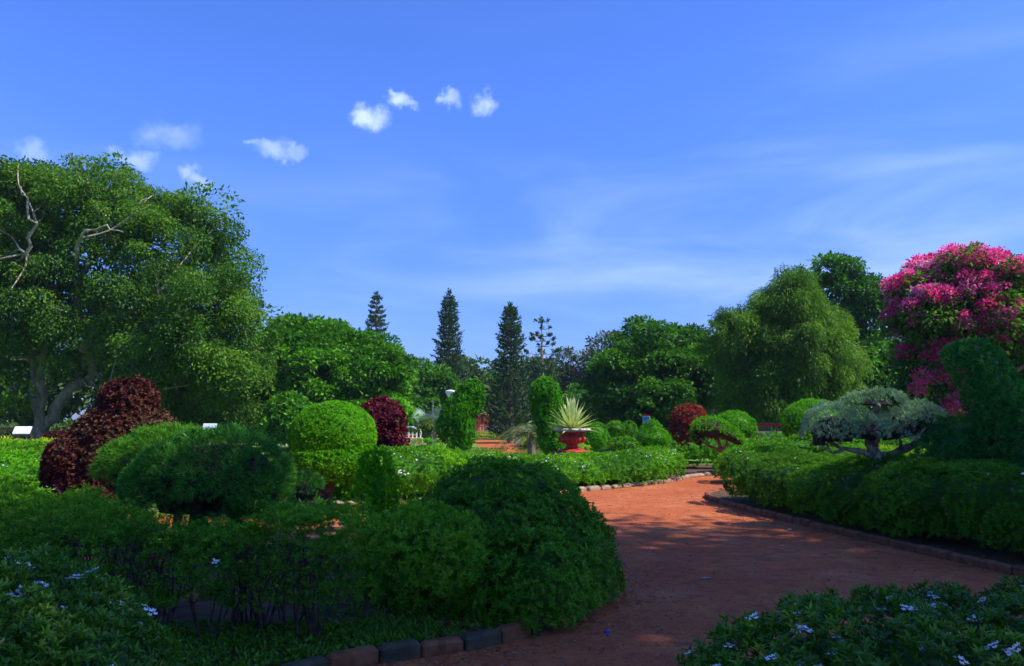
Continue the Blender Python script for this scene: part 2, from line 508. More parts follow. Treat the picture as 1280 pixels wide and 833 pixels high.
def grid_faces(m, n, wrap=True):
    i, k = np.meshgrid(np.arange(m - 1), np.arange(n if wrap else n - 1), indexing='ij')
    k2 = (k + 1) % n
    return np.stack([i * n + k, i * n + k2, (i + 1) * n + k2, (i + 1) * n + k], -1).reshape(-1, 4)


def vnormals(V, Q):
    N = np.zeros_like(V)
    fn = np.cross(V[Q[:, 2]] - V[Q[:, 0]], V[Q[:, 3]] - V[Q[:, 1]])
    for j in range(4): np.add.at(N, Q[:, j], fn)
    return unit(N)


def ell(c, r, rz=0.0, n=28, m=18, zmin=-1.0, flat=1.0, ry=0.0):
    """closed ellipsoid grid (superellipse in z when flat<1)"""
    u = np.linspace(PI, 0, m); th = np.arange(n) * 2 * PI / n
    cu, su = np.cos(u), np.sin(u)
    zz = np.sign(cu) * np.abs(cu) ** flat; rr = np.abs(su) ** flat
    zz = np.maximum(zz, zmin)
    V = np.stack([rr[:, None] * np.cos(th), rr[:, None] * np.sin(th), np.repeat(zz[:, None], n, 1)], -1).reshape(-1, 3) * np.array(r)
    if ry:
        V = np.stack([V[:, 0] * math.cos(ry) + V[:, 2] * math.sin(ry), V[:, 1], -V[:, 0] * math.sin(ry) + V[:, 2] * math.cos(ry)], 1)
    V = np.stack([V[:, 0] * math.cos(rz) - V[:, 1] * math.sin(rz), V[:, 0] * math.sin(rz) + V[:, 1] * math.cos(rz), V[:, 2]], 1) + np.array(c)
    return V, grid_faces(m, n)


def sweep(line, hw, hz, n=15, z0=.12, sq=.62, round_end=True, bulge=.12, bulbs=None):
    """hedge body along a ground line: hw, hz arrays or floats"""
    P = np.array(line, float); m = len(P)
    d = np.concatenate([[0], np.cumsum(np.linalg.norm(np.diff(P, axis=0), axis=1))])
    mm = max(8, int(d[-1] / .14))
    s = np.linspace(0, d[-1], mm)
    if round_end:
        s = np.concatenate([[0, .03, .1, .22], s[2:-2], [d[-1] - .22, d[-1] - .1, d[-1] - .03, d[-1]]])
    Q = np.stack([np.interp(s, d, P[:, 0]), np.interp(s, d, P[:, 1])], 1)
    HW = np.interp(s, d, np.broadcast_to(hw, (m,))) if np.ndim(hw) else np.full(len(s), hw)
    HZ = np.interp(s, d, np.broadcast_to(hz, (m,))) if np.ndim(hz) else np.full(len(s), hz)
    if bulbs:
        wv = s / bulbs + .22 * np.sin(s * 1.3) ; cr = 1 - np.abs(np.sin(PI * wv)) ** .55
        HW = HW * (1 - .24 * cr); HZ = HZ * (1 - .14 * cr)
    T = unit(np.gradient(Q, axis=0)); Nn = np.stack([T[:, 1], -T[:, 0]], 1)
    if round_end:
        e = np.minimum(s, d[-1] - s); rr = HW * .95
        k = np.sqrt(np.clip(1 - (1 - np.clip(e / rr, 0, 1)) ** 2, 0.0004, 1))
    else: k = np.ones(len(s))
    t = np.linspace(0, PI, n)
    cx = np.sign(np.cos(t)) * np.abs(np.cos(t)) ** sq; cz = np.abs(np.sin(t)) ** sq
    wid = (1 + bulge * np.sin(t * 1.0)) / (1 + bulge)
    base_w = (1 - bulge * 1.5 * (1 - cz) ** 1.5)
    V = np.zeros((len(s), n, 3))
    V[..., 0] = Q[:, None, 0] + Nn[:, None, 0] * cx[None] * HW[:, None] * k[:, None] * base_w[None]
    V[..., 1] = Q[:, None, 1] + Nn[:, None, 1] * cx[None] * HW[:, None] * k[:, None] * base_w[None]
    V[..., 2] = z0 + (HZ[:, None] - z0) * cz[None] * (.25 + .75 * k[:, None] ** .6)
    return V.reshape(-1, 3), grid_faces(len(s), n, False)[:, ::-1]


def leaf_quads(mb, P, D, Sv, L, W, tint, mat=0, fine=False):
    """P base, D direction, Sv side vector, per-leaf length and width"""
    N = np.cross(Sv, D); n = len(P)
    L = np.broadcast_to(L, (n,))[:, None]; W = np.broadcast_to(W, (n,))[:, None]
    if not fine:
        V = np.stack([P, P + D * L * .5 + Sv * W * .5, P + D * L - N * L * .12, P + D * L * .5 - Sv * W * .5], 1)
        F = np.arange(n * 4).reshape(n, 4)
        mb.add(V.reshape(-1, 3), F, tint, mat)
    else:
        a = P + D * L * .35; b = P + D * L * .72 - N * L * .07
        V = np.stack([P, a + Sv * W * .5 + N * W * .12, b + Sv * W * .36, P + D * L - N * L * .2, b - Sv * W * .36, a - Sv * W * .5 + N * W * .12, a - N * W * .05, b - N * W * .05], 1)
        o = np.arange(n)[:, None] * 8
        q = np.concatenate([o + np.array([[1, 2, 7, 6]]), o + np.array([[6, 7, 4, 5]])])
        t3 = np.concatenate([o + np.array([[0, 1, 6]]), o + np.array([[0, 6, 5]]), o + np.array([[2, 3, 7]]), o + np.array([[7, 3, 4]])])
        Vr = V.reshape(-1, 3)
        tt = np.broadcast_to(tint, (n,))
        s0 = mb.nv
        mb.V.append(Vr); mb.nv += len(Vr)
        mb.F.append((q + s0, np.tile(tt, 2), mat, False)); mb.F.append((t3 + s0, np.tile(tt, 4), mat, False))


def sample(V, Q, dens, r, reject=None, cull=None):
    N = vnormals(V, Q)
    T = np.concatenate([Q[:, [0, 1, 2]], Q[:, [0, 2, 3]]])
    ar = .5 * np.linalg.norm(np.cross(V[T[:, 1]] - V[T[:, 0]], V[T[:, 2]] - V[T[:, 0]]), axis=1)
    n = int(dens * ar.sum())
    i = r.choice(len(T), n, p=ar / ar.sum())
    a, b = r.random(n), r.random(n); f = a + b > 1; a[f] = 1 - a[f]; b[f] = 1 - b[f]
    t = T[i]
    P = V[t[:, 0]] * (1 - a - b)[:, None] + V[t[:, 1]] * a[:, None] + V[t[:, 2]] * b[:, None]
    Nn = unit(N[t[:, 0]] * (1 - a - b)[:, None] + N[t[:, 1]] * a[:, None] + N[t[:, 2]] * b[:, None])
    return P, Nn


def rosettes(mb, P, A, r, nl, L, W, spread=1.0, tint=None, mat=0, fine=False, stem=.5, jit=.25):
    n = len(P)
    S1 = unit(np.cross(A, unit(r.normal(size=(n, 3)))))
    S2 = np.cross(A, S1)
    ph = r.random(n) * 6.28
    tb = r.random(n) * .45 + .28 if tint is None else tint
    for j in range(nl):
        az = ph + j * 2.4 + r.normal(size=n) * .2
        tl = spread * (r.uniform(.45, 1.15, n))
        rad = S1 * np.cos(az)[:, None] + S2 * np.sin(az)[:, None]
        D = unit(A * np.cos(tl)[:, None] + rad * np.sin(tl)[:, None])
        B = P + A * (r.uniform(0, stem, n) * L)[:, None]
        Sv = unit(np.cross(D, A) + r.normal(size=(n, 3)) * jit)
        Sv = unit(Sv - D * np.sum(Sv * D, 1)[:, None])
        leaf_quads(mb, B, D, Sv, L * r.uniform(.65, 1.2, n), W * r.uniform(.75, 1.2, n), np.where(r.random(n) < .012, 1.0, np.clip(tb + r.uniform(-.26, .28, n), 0, .93)), mat, fine)


def clothe(mb, shapes, seed, dens, nl, L, W, up=.35, spread=1.0, depth=.03, bump=(.04, 1.2), bump2=(.0, 4.0), core=.05, fine=False, inside=None, zfloor=None,
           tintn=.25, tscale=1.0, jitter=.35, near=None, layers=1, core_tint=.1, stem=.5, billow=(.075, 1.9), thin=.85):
    """core body + leaf rosettes over union of closed shapes"""
    r = np.random.default_rng(seed)
    outs = []
    for si, (V, Q) in enumerate(shapes):
        N = vnormals(V, Q)
        disp = pnoise(V, bump[1], seed) * bump[0] + (pnoise(V, bump2[1], seed + 5) * bump2[0] if bump2[0] else 0)
        V2 = V + N * disp[:, None]
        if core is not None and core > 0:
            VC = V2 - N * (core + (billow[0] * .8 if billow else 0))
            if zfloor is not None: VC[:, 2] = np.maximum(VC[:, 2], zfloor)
            mb.add(VC, Q, core_tint, 0, True)  # core takes the dark leaf tone, so gaps carry painted shade
        for ly in range(layers):
            P, Nn = sample(V2, Q, dens, r)
            keep = np.ones(len(P), bool)
            for sj, (Vj, Qj) in enumerate(shapes):
                if sj == si or inside is None: continue
                keep &= ~inside[sj](P)
            if zfloor is not None: keep &= P[:, 2] > zfloor
            P, Nn = P[keep], Nn[keep]
            if near is not None:      # thin the far, unseen side
                k = near(P, Nn, r); P, Nn = P[k], Nn[k]
            if billow:
                b = np.minimum(np.abs(pnoise(P, billow[1], seed + 21)) * 1.9, 1.0)
                b2 = np.minimum(np.abs(pnoise(P, billow[1] * 2.3, seed + 22)) * 1.9, 1.0)
                k = r.random(len(P)) < (1 - thin) + thin * np.minimum(1, b * 1.7)
                P, Nn, b, b2 = P[k], Nn[k], b[k], b2[k]
                P = P + Nn * (billow[0] * ((b - .55) + .45 * (b2 - .5)))[:, None]
            n = len(P)
            P = P + Nn * (r.uniform(-.6, 1, n) * depth)[:, None]
            A = unit(Nn + np.array([0, 0, up]) + r.normal(size=(n, 3)) * jitter)
            tb = np.clip(.42 + tintn * pnoise(P, tscale, seed + 9) + r.normal(size=n) * .12 + (.30 * (b - .6) if billow else 0), 0, 1)  # bulges tinted lighter, creases darker: lit tips and shade put into leaf colour
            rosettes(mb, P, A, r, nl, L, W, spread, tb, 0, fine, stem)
        outs.append((V2, Q))
    return outs


def ell_in(c, r, rz=0, ry=0, k=.93):
    c = np.array(c); r = np.array(r)
    def f(P):
        q = P - c
        q = np.stack([q[:, 0] * math.cos(-rz) - q[:, 1] * math.sin(-rz), q[:, 0] * math.sin(-rz) + q[:, 1] * math.cos(-rz), q[:, 2]], 1)
        if ry: q = np.stack([q[:, 0] * math.cos(ry) - q[:, 2] * math.sin(ry), q[:, 1], q[:, 0] * math.sin(ry) + q[:, 2] * math.cos(ry)], 1)
        return np.sum((q / r) ** 2, 1) < k * k
    return f


def blob_set(specs, **kw):
    """specs: (c, r, rz, ry)"""
    sh, ins = [], []
    for s in specs:
        c, r = s[0], s[1]; rz = s[2] if len(s) > 2 else 0; ry = s[3] if len(s) > 3 else 0
        sh.append(ell(c, r, rz, ry=ry, **kw)); ins.append(ell_in(c, r, rz, ry))
    return sh, ins


def facing(frac=.25):
    """keep all leaves on sides a viewer near the camera can see, a fraction elsewhere"""
    def f(P, N, r):
        v = unit(np.array([0, 0, 1.9]) - P)
        return (np.sum(v * N, 1) > -.35) | (r.random(len(P)) < frac)
    return f


# flowers: one shared mesh
def flower_mesh():
    mb = MB(); r = np.random.default_rng(5)
    for k in range(5):
        a = k * 2 * PI / 5
        D = np.array([[math.cos(a), math.sin(a), .25]]); D = unit(D)
        Sv = np.array([[-math.sin(a), math.cos(a), 0.]])
        for q in ((0, 0, 0), (1.0, .2, -.25), (-.5, .95, -.2), (-.75, -.75, -.3), (.45, -1.0, -.2)):
            leaf_quads(mb, np.array([q], float) * .8, D, Sv, .52, .36, r.uniform(.3, .9), 0, True)
    return mb


def flower_block(mb, P, A, size, r, tint=.6):
    n = len(P)
    S1 = unit(np.cross(A, unit(r.normal(size=(n, 3))))); S2 = np.cross(A, S1)
    for k in range(5):
        a = k * 2 * PI / 5
        D = unit(S1 * math.cos(a) + S2 * math.sin(a) + A * .15)
        leaf_quads(mb, P, D, unit(np.cross(A, D)), size * r.uniform(.8, 1.1, n), size * .6, np.full(n, tint), 0, False)


def add_flowers(parent, surf, seed, n_each, n_far, size, zmin=.5, clump=3, sel=None):
    """a countable few as single parts, the rest as one mass"""
    r = np.random.default_rng(seed)
    V, Q = surf
    P, N = sample(V, Q, 60, r)
    k = (N[:, 2] > .05) & (P[:, 2] > zmin) & (np.abs(P[:, 0]) < P[:, 1] * .72) & (np.sum((np.array([0, 0, 1.7]) - P) * N, 1) > -.15)
    if n_each: k &= (CAM_H - P[:, 2]) < P[:, 1] * .34
    if sel is not None: k &= sel(P, N)
    P, N = P[k], N[k]
    if len(P) == 0: return
    ci = r.choice(len(P), min(len(P), max(1, (n_each + n_far) // clump)), replace=False)
    PP, NN = [], []
    for i in ci:
        m = 1 + r.poisson(clump - 1)
        for _ in range(m):
            PP.append(P[i] + N[i] * r.uniform(.03, .07) + r.normal(size=3) * np.array([1, 1, .3]) * size * 2.2); NN.append(unit(N[i] + np.array([0, 0, .6]) + r.normal(size=3) * .45))
    PP, NN = np.array(PP), np.array(NN)
    d = np.linalg.norm(PP - np.array([0, 0, 1.7]), axis=1); o = np.argsort(d)
    PP, NN = PP[o], NN[o]
    if n_each:
        me = None
        for j in range(min(n_each, len(PP))):
            if me is None:
                ob = flower_mesh().build('flower', L_flower, parent, base=(0, 0, 0)); me = ob.data
            else:
                ob = bpy.data.objects.new('flower', me); sc.collection.objects.link(ob); ob.parent = parent
            ob.location = Vector(PP[j]) - parent.location
            ob.rotation_euler = Vector(NN[j]).to_track_quat('Z', 'Y').to_euler()
            s_ = size * r.uniform(.8, 1.15); ob.scale = (s_, s_, s_)
    if n_far and len(PP) > n_each:
        mb = MB(); flower_block(mb, PP[n_each:], NN[n_each:], size * .8, r)
        tag(mb.build('blossoms', L_flower, parent), kind='stuff')


def stems(mb, c, r, n, h, spread, rad, branch=3, seed=0):
    """cluster of forking shrub stems"""
    for i in range(n):
        a = r.uniform(0, 6.28); b = np.array([c[0] + math.cos(a) * r.uniform(0, .10), c[1] + math.sin(a) * r.uniform(0, .10), .05])
        t = np.array([c[0] + math.cos(a) * spread * r.uniform(.3, 1), c[1] + math.sin(a) * spread * r.uniform(.3, 1), h * r.uniform(.85, 1.1)])
        m = (b + t) / 2 + r.normal(size=3) * .05
        pts = [b, b * .7 + m * .3 + r.normal(size=3) * .015, m, t * .6 + m * .4 + r.normal(size=3) * .02, t]
        mb.tube(pts, np.linspace(rad, rad * .45, 5), 5, r.random())
        for k in range(branch):
            q = pts[2] * (1 - k / branch) + pts[3] * (k / branch)
            e = q + np.array([r.normal() * .16, r.normal() * .16, r.uniform(.12, .3)])
            mb.tube([q, (q + e) / 2 + r.normal(size=3) * .02, e], [rad * .45, rad * .35, rad * .2], 4, r.random())



# ------------------------------------------------------------------ trees
def crown_clumps(env, n, r, lo=.62, hi=1.0, back=.4, zmin=-.75):
    out = []
    vol = np.array([e[1][0] * e[1][2] for e in env]); cnt = np.maximum(1, (n * vol / vol.sum()).astype(int))
    for (c, rd), m in zip(env, cnt):
        k = 0; tries = 0
        while k < m and tries < m * 30:
            tries += 1
            d = unit(r.normal(size=3))
            if d[2] < zmin: continue
            if d[1] > .35 and r.random() > back: continue
            p = np.array(c) + d * np.array(rd) * r.uniform(lo, hi) ** .7 * (1 + .22 * pnoise(d[None] + np.array(c) * .13, .55, 77)[0] + .10 * pnoise(d[None] + np.array(c) * .13, 1.3, 78)[0])
            if any(np.sum(((p - np.array(c2)) / np.array(r2)) ** 2) < .30 for c2, r2 in env if c2 is not c): continue
            out.append((p, d)); k += 1
    return out


def crown(mb, cl, r, rc, npc, L, W, squash=.7, droop=.25, low=-.45, tjit=.22, hang=0.0, fine=False, clip_z=None):
    for p, d0 in cl:
        rr = rc * r.uniform(.5, 1.4); m = int(npc * (rr / rc) ** 2)
        d = unit(r.normal(size=(m, 3))); d[:, 2] = np.where(d[:, 2] < low, -d[:, 2], d[:, 2])
        u = r.uniform(.45, 1.08, m) ** .6
        P = p + d * u[:, None] * rr * np.array([1, 1, squash])
        if hang: P[:, 2] -= r.random(m) ** 2 * hang * rr
        D = unit(d * .5 + d0 * .35 + r.normal(size=(m, 3)) * .5 + np.array([0, 0, -droop]))
        Sv = unit(np.cross(D, np.array([0, 0, 1.0]) + r.normal(size=(m, 3)) * .45))
        if clip_z is not None:
            k = P[:, 2] > clip_z; P, D, Sv = P[k], D[k], Sv[k]; m = len(P)
        t0 = np.clip(.45 + r.normal() * tjit, .1, .9)
        leaf_quads(mb, P, D, Sv, L * r.uniform(.6, 1.3, m), W * r.uniform(.7, 1.3, m), np.clip(t0 + r.normal(size=m) * .16, 0, 1), 0, fine)


def limbs(mb, base, fork, cl, r, rad, nmain=6, sub=3, wig=.06, tips=60):
    """trunk to a fork, main limbs to spread-out clumps, thinner branches to the others"""
    base = np.array(base, float); fork = np.array(fork, float)
    Ht = np.linalg.norm(fork - base)
    tp = [base + (fork - base) * t + r.normal(size=3) * Ht * .02 * (0 < t < 1) for t in np.linspace(0, 1, 6)]
    mb.tube(tp, np.array([1.5, 1.12, 1, .95, .9, .85]) * rad, 10, .5)
    C = np.array([p for p, d in cl]); ch = [int(np.argmax(np.linalg.norm(C - fork, axis=1)))]
    dm = np.linalg.norm(C - C[ch[0]], axis=1)
    while len(ch) < min(nmain, len(C)):
        j = int(np.argmax(dm)); ch.append(j); dm = np.minimum(dm, np.linalg.norm(C - C[j], axis=1))
    nodes = []
    for j in ch:
        e = C[j]; D = np.linalg.norm(e - fork); pts = []
        for t in np.linspace(0, 1, 9):
            q = fork + (e - fork) * t; q = q + np.array([0, 0, D * .05 * math.sin(PI * t)]) + r.normal(size=3) * D * wig * .5 * (0 < t < 1)
            pts.append(q)
        rr = np.linspace(rad * .55, rad * .08, 9)
        mb.tube(pts, rr, 7, r.random())
        nodes += [(pts[k], rr[k]) for k in range(2, 8)]
    NP = np.array([n[0] for n in nodes])
    for j in r.permutation(len(C))[:tips]:
        e = C[j]; i = int(np.argmin(np.linalg.norm(NP - e, axis=1) + r.random(len(NP)) * .3)); q, rr = nodes[i]
        D = np.linalg.norm(e - q)
        pts = [q, q + (e - q) * .35 + r.normal(size=3) * D * .08, q + (e - q) * .7 + r.normal(size=3) * D * .1, e]
        mb.tube(pts, np.linspace(rr * .6, rr * .15 + .008, 4), 5, r.random())


def broad_tree(name, label, cat, base, env, leaf, bark, seed, ncl, rc, npc, L, W, fork=.35, rad=.3, squash=.7, droop=.25, low=-.45, hang=0.0, group=None,
               nmain=6, tips=60, lo=.62, back=.4, zmin=-.75, tjit=.22, inner=.35, clip_z=None):
    r = np.random.default_rng(seed)
    t = thing(name, label, cat, base, group)
    cl = crown_clumps(env, ncl, r, lo, 1.0, back, zmin)
    mb = MB(); crown(mb, cl, r, rc, npc, L, W, squash, droop, low, tjit, hang, clip_z=clip_z)
    if inner:     # sparse leaves deeper in, larger, so that the crown closes up
        ci = crown_clumps([(c, tuple(np.array(rd) * .72)) for c, rd in env], int(ncl * inner), r, .3, .9, .6)
        crown(mb, ci, r, rc * 1.25, int(npc * .5), L * 1.7, W * 1.9, .8, .2, -.9, tjit, clip_z=clip_z)
    mb.build('crown', leaf, t)
    c0 = np.array(env[0][0]); f = np.array([base[0] * .7 + c0[0] * .3, base[1], base[2] + (c0[2] - base[2]) * fork * 2])
    mb = MB(); limbs(mb, base, f, cl, r, rad, nmain, 3, .06, tips)
    mb.build('trunk', bark, t)
    return t


def E(px, py, Y, rx, rz, ry=None):
    """ellipsoid centred where (px, py) is seen at distance Y, radii in metres"""
    return ((X(px, Y), Y, Zh(py, Y)), (rx, ry if ry else rx, rz))


def M_(Y):            # metres per photo pixel at distance Y
    return Y / FPX


# 1. the great ficus
def ficus():
    Y = 40.; m = M_(Y)
    env = [E(110, 330, Y, 180 * m, 140 * m, 6), E(20, 340, Y, 150 * m, 140 * m, 6), E(95, 250, Y, 100 * m, 66 * m, 5), E(262, 410, Y, 66 * m, 90 * m, 4), E(200, 300, Y, 80 * m, 66 * m, 5),
           E(20, 268, Y, 80 * m, 60 * m, 5), E(220, 470, Y - 1, 88 * m, 62 * m, 3), E(292, 470, Y - 1, 40 * m, 70 * m, 2.5), E(-60, 380, Y, 150 * m, 150 * m, 7), E(8, 465, Y - 3, 56 * m, 60 * m, 2.5),
           E(170, 440, Y - 3, 60 * m, 60 * m, 2.5), E(270, 360, Y - 3, 48 * m, 60 * m, 3), E(240, 430, Y - 3, 70 * m, 60 * m, 2.5), E(150, 205, Y, 30 * m, 22 * m, 2), E(250, 262, Y, 30 * m, 20 * m, 2), E(292, 330, Y, 24 * m, 24 * m, 2), E(308, 395, Y, 28 * m, 44 * m, 2.4), E(306, 455, Y, 30 * m, 66 * m, 2.4), E(255, 480, Y, 60 * m, 60 * m, 2.4), E(272, 285, Y, 26 * m, 22 * m, 2)]
    r = np.random.default_rng(11)
    t = thing('ficus_tree', 'huge spreading old tree with pale forking trunks behind the copper-leaved topiary', 'tree', (X(58, Y), Y, 0))
    env = [((c[0], c[1], c[2] - .35), tuple(np.array(rd) * .93)) for c, rd in env]
    def opened(cl):      # the canopy stands open in front of the forked trunk
        out = []
        for p, d in cl:
            px = 640 + p[0] / p[1] * FPX; py = 525 - (p[2] - CAM_H) / p[1] * FPX
            if py < np.interp(px, [-100, 0, 100, 170, 230, 285, 330], [196, 192, 184, 194, 228, 266, 345]) + 6: continue
            if 22 < px < 140 and py > 455 and p[1] < Y + 1: continue
            if 85 < px < 130 and py > 330 and p[1] < Y - 1.5 and r.random() < .55: continue
            out.append((p, d))
        return out
    cl = opened(crown_clumps(env, 620, r, .5, 1.06, .3, -.9))
    mb = MB()
    crown(mb, cl, r, .88, 520, .165, .085, .44, .5, -.3, .36, hang=1.0)
    ci = opened(crown_clumps([(c, tuple(np.array(rd) * .72)) for c, rd in env], 150, r, .3, .9, .9))
    crown(mb, ci, r, 1.3, 260, .26, .15, .7, .3, -.9, .2)
    mb.build('crown', L_ficus, t)
    mb = MB(); b = np.array(t.location)
    def pp(px, py, dy=0.): return np.array([X(px, Y), Y + dy, Zh(py, Y)])
    f0 = b + np.array([0, 0, .8])
    mb.tube([b + [0, 0, -.2], b + [0, 0, .4], f0], [.75, .55, .42], 12)
    mains = [([f0, pp(50, 500), pp(45, 450), pp(40, 380), pp(60, 300), pp(72, 255)], .28), ([f0, pp(75, 510), pp(100, 480), pp(120, 468), pp(118, 420, -1), pp(112, 360, -1.5), pp(100, 290, -.5)], .34),
             ([f0, pp(62, 480, -.5), pp(70, 430, -1), pp(25, 370, .5), pp(-10, 320, 1)], .26), ([pp(118, 440, -1), pp(150, 405, -2), pp(190, 400, -3), pp(230, 380, -3), pp(262, 355, -2.5)], .22),
             ([pp(112, 400, -1), pp(125, 350, -2), pp(170, 300, -2.5), pp(200, 262, -2)], .2), ([pp(45, 440, 0), pp(10, 410, -2), pp(-40, 380, -2)], .2),
             ([pp(118, 430, 0), pp(160, 440, -2.5), pp(215, 425, -4), pp(270, 420, -4)], .16), ([pp(70, 330, -1), pp(60, 300, 0), pp(80, 270, .5), pp(120, 245, .5)], .17),
             ([pp(100, 380, -2), pp(95, 340, -4.2), pp(105, 300, -5), pp(95, 270, -5.2)], .13), ([pp(120, 380, -2), pp(150, 330, -4.5), pp(180, 318, -5.2), pp(215, 322, -5.5)], .11)]
    nodes = []
    for pts, rr in mains:
        q = smooth_line(pts, sub=4); q[1:-1] += r.normal(size=(len(q) - 2, 3)) * .09
        rad = np.linspace(rr, rr * .16, len(q)); mb.tube(q, rad, 8, r.random())
        nodes += list(zip(q[3:-5], rad[3:-5]))
    NP = np.array([n[0] for n in nodes])
    for j in r.permutation(len(cl))[:170]:
        e = cl[j][0]; i = int(np.argmin(np.linalg.norm(NP - e, axis=1) + r.random(len(NP)) * .6)); q, rr = nodes[i]
        D = np.linalg.norm(e - q)
        if D > 9: continue
        pts = smooth_line([q, q + (e - q) * .3 + r.normal(size=3) * D * .09, q + (e - q) * .65 + r.normal(size=3) * D * .12, e + [0, -.5, .2]], sub=3)
        mb.tube(pts, np.linspace(min(rr * .6, .11), .022, len(pts)), 5, r.random())
    mb.build('trunk', M_pale, t)


ficus()

Yt = 45.; m = M_(Yt)
broad_tree('broadleaf_tree', 'wide rounded bright green tree between the great forked tree and the pines', 'tree', (X(400, Yt), Yt, 0),
           [E(410, 470, Yt, 88 * m, 62 * m, 4), E(380, 440, Yt, 62 * m, 40 * m, 3), E(460, 470, Yt, 44 * m, 44 * m, 3), E(350, 480, Yt, 34 * m, 62 * m, 3), E(420, 510, Yt - 1, 80 * m, 30 * m, 3)],
           L_rain, M_bark, 21, 330, .75, 210, .235, .135, rad=.4, squash=.7, tips=30, tjit=.26)
m = M_(46.)
broad_tree('broadleaf_tree', 'large dark-hearted green tree behind the blue sign and the red shrub', 'tree', (X(830, 46), 46., 0),
           [E(825, 478, 46, 78 * m, 52 * m, 4), E(812, 430, 46, 42 * m, 24 * m, 2.5), E(770, 492, 46, 36 * m, 46 * m, 3), E(880, 482, 46, 36 * m, 36 * m, 3), E(850, 436, 46, 20 * m, 26 * m, 1.5), E(800, 515, 44, 62 * m, 22 * m, 3)],
           L_mid, M_bark, 22, 270, .75, 200, .24, .135, rad=.4, squash=.7, tips=60, tjit=.26)

# olive feathery tree: drooping sprays
m = M_(38.)
broad_tree('feathery_tree', 'broad olive green tree of drooping feathery sprays, beside the pink flowering tree', 'tree', (X(985, 38), 38., 0),
           [E(978, 450, 38, 62 * m, 80 * m, 3), E(985, 405, 38, 46 * m, 56 * m, 2.5), E(988, 368, 38, 24 * m, 32 * m, 1.6), E(925, 430, 38, 40 * m, 50 * m, 2), E(1025, 460, 38, 44 * m, 62 * m, 2.4), E(940, 500, 37.5, 40 * m, 32 * m, 2), E(1000, 505, 37.5, 66 * m, 30 * m, 2)],
           L_olive, M_bark, 23, 560, .45, 230, .21, .048, rad=.35, squash=.9, droop=.8, hang=1.1, tips=50)
m = M_(50.)
broad_tree('broadleaf_tree', 'tall loose green tree rising between the feathery tree and the pink blossom', 'tree', (X(1060, 50), 50., 0),
           [E(1045, 375, 50, 44 * m, 38 * m, 2.6), E(1040, 345, 50, 30 * m, 20 * m, 2), E(1085, 400, 50, 28 * m, 46 * m, 2.4), E(1075, 470, 50, 60 * m, 60 * m, 3), E(1100, 375, 50, 13 * m, 18 * m, 1), E(1100, 490, 40, 40 * m, 34 * m, 2)],
           L_mid, M_bark, 24, 210, .75, 170, .24, .13, rad=.16, squash=.65, tips=60, inner=.25)


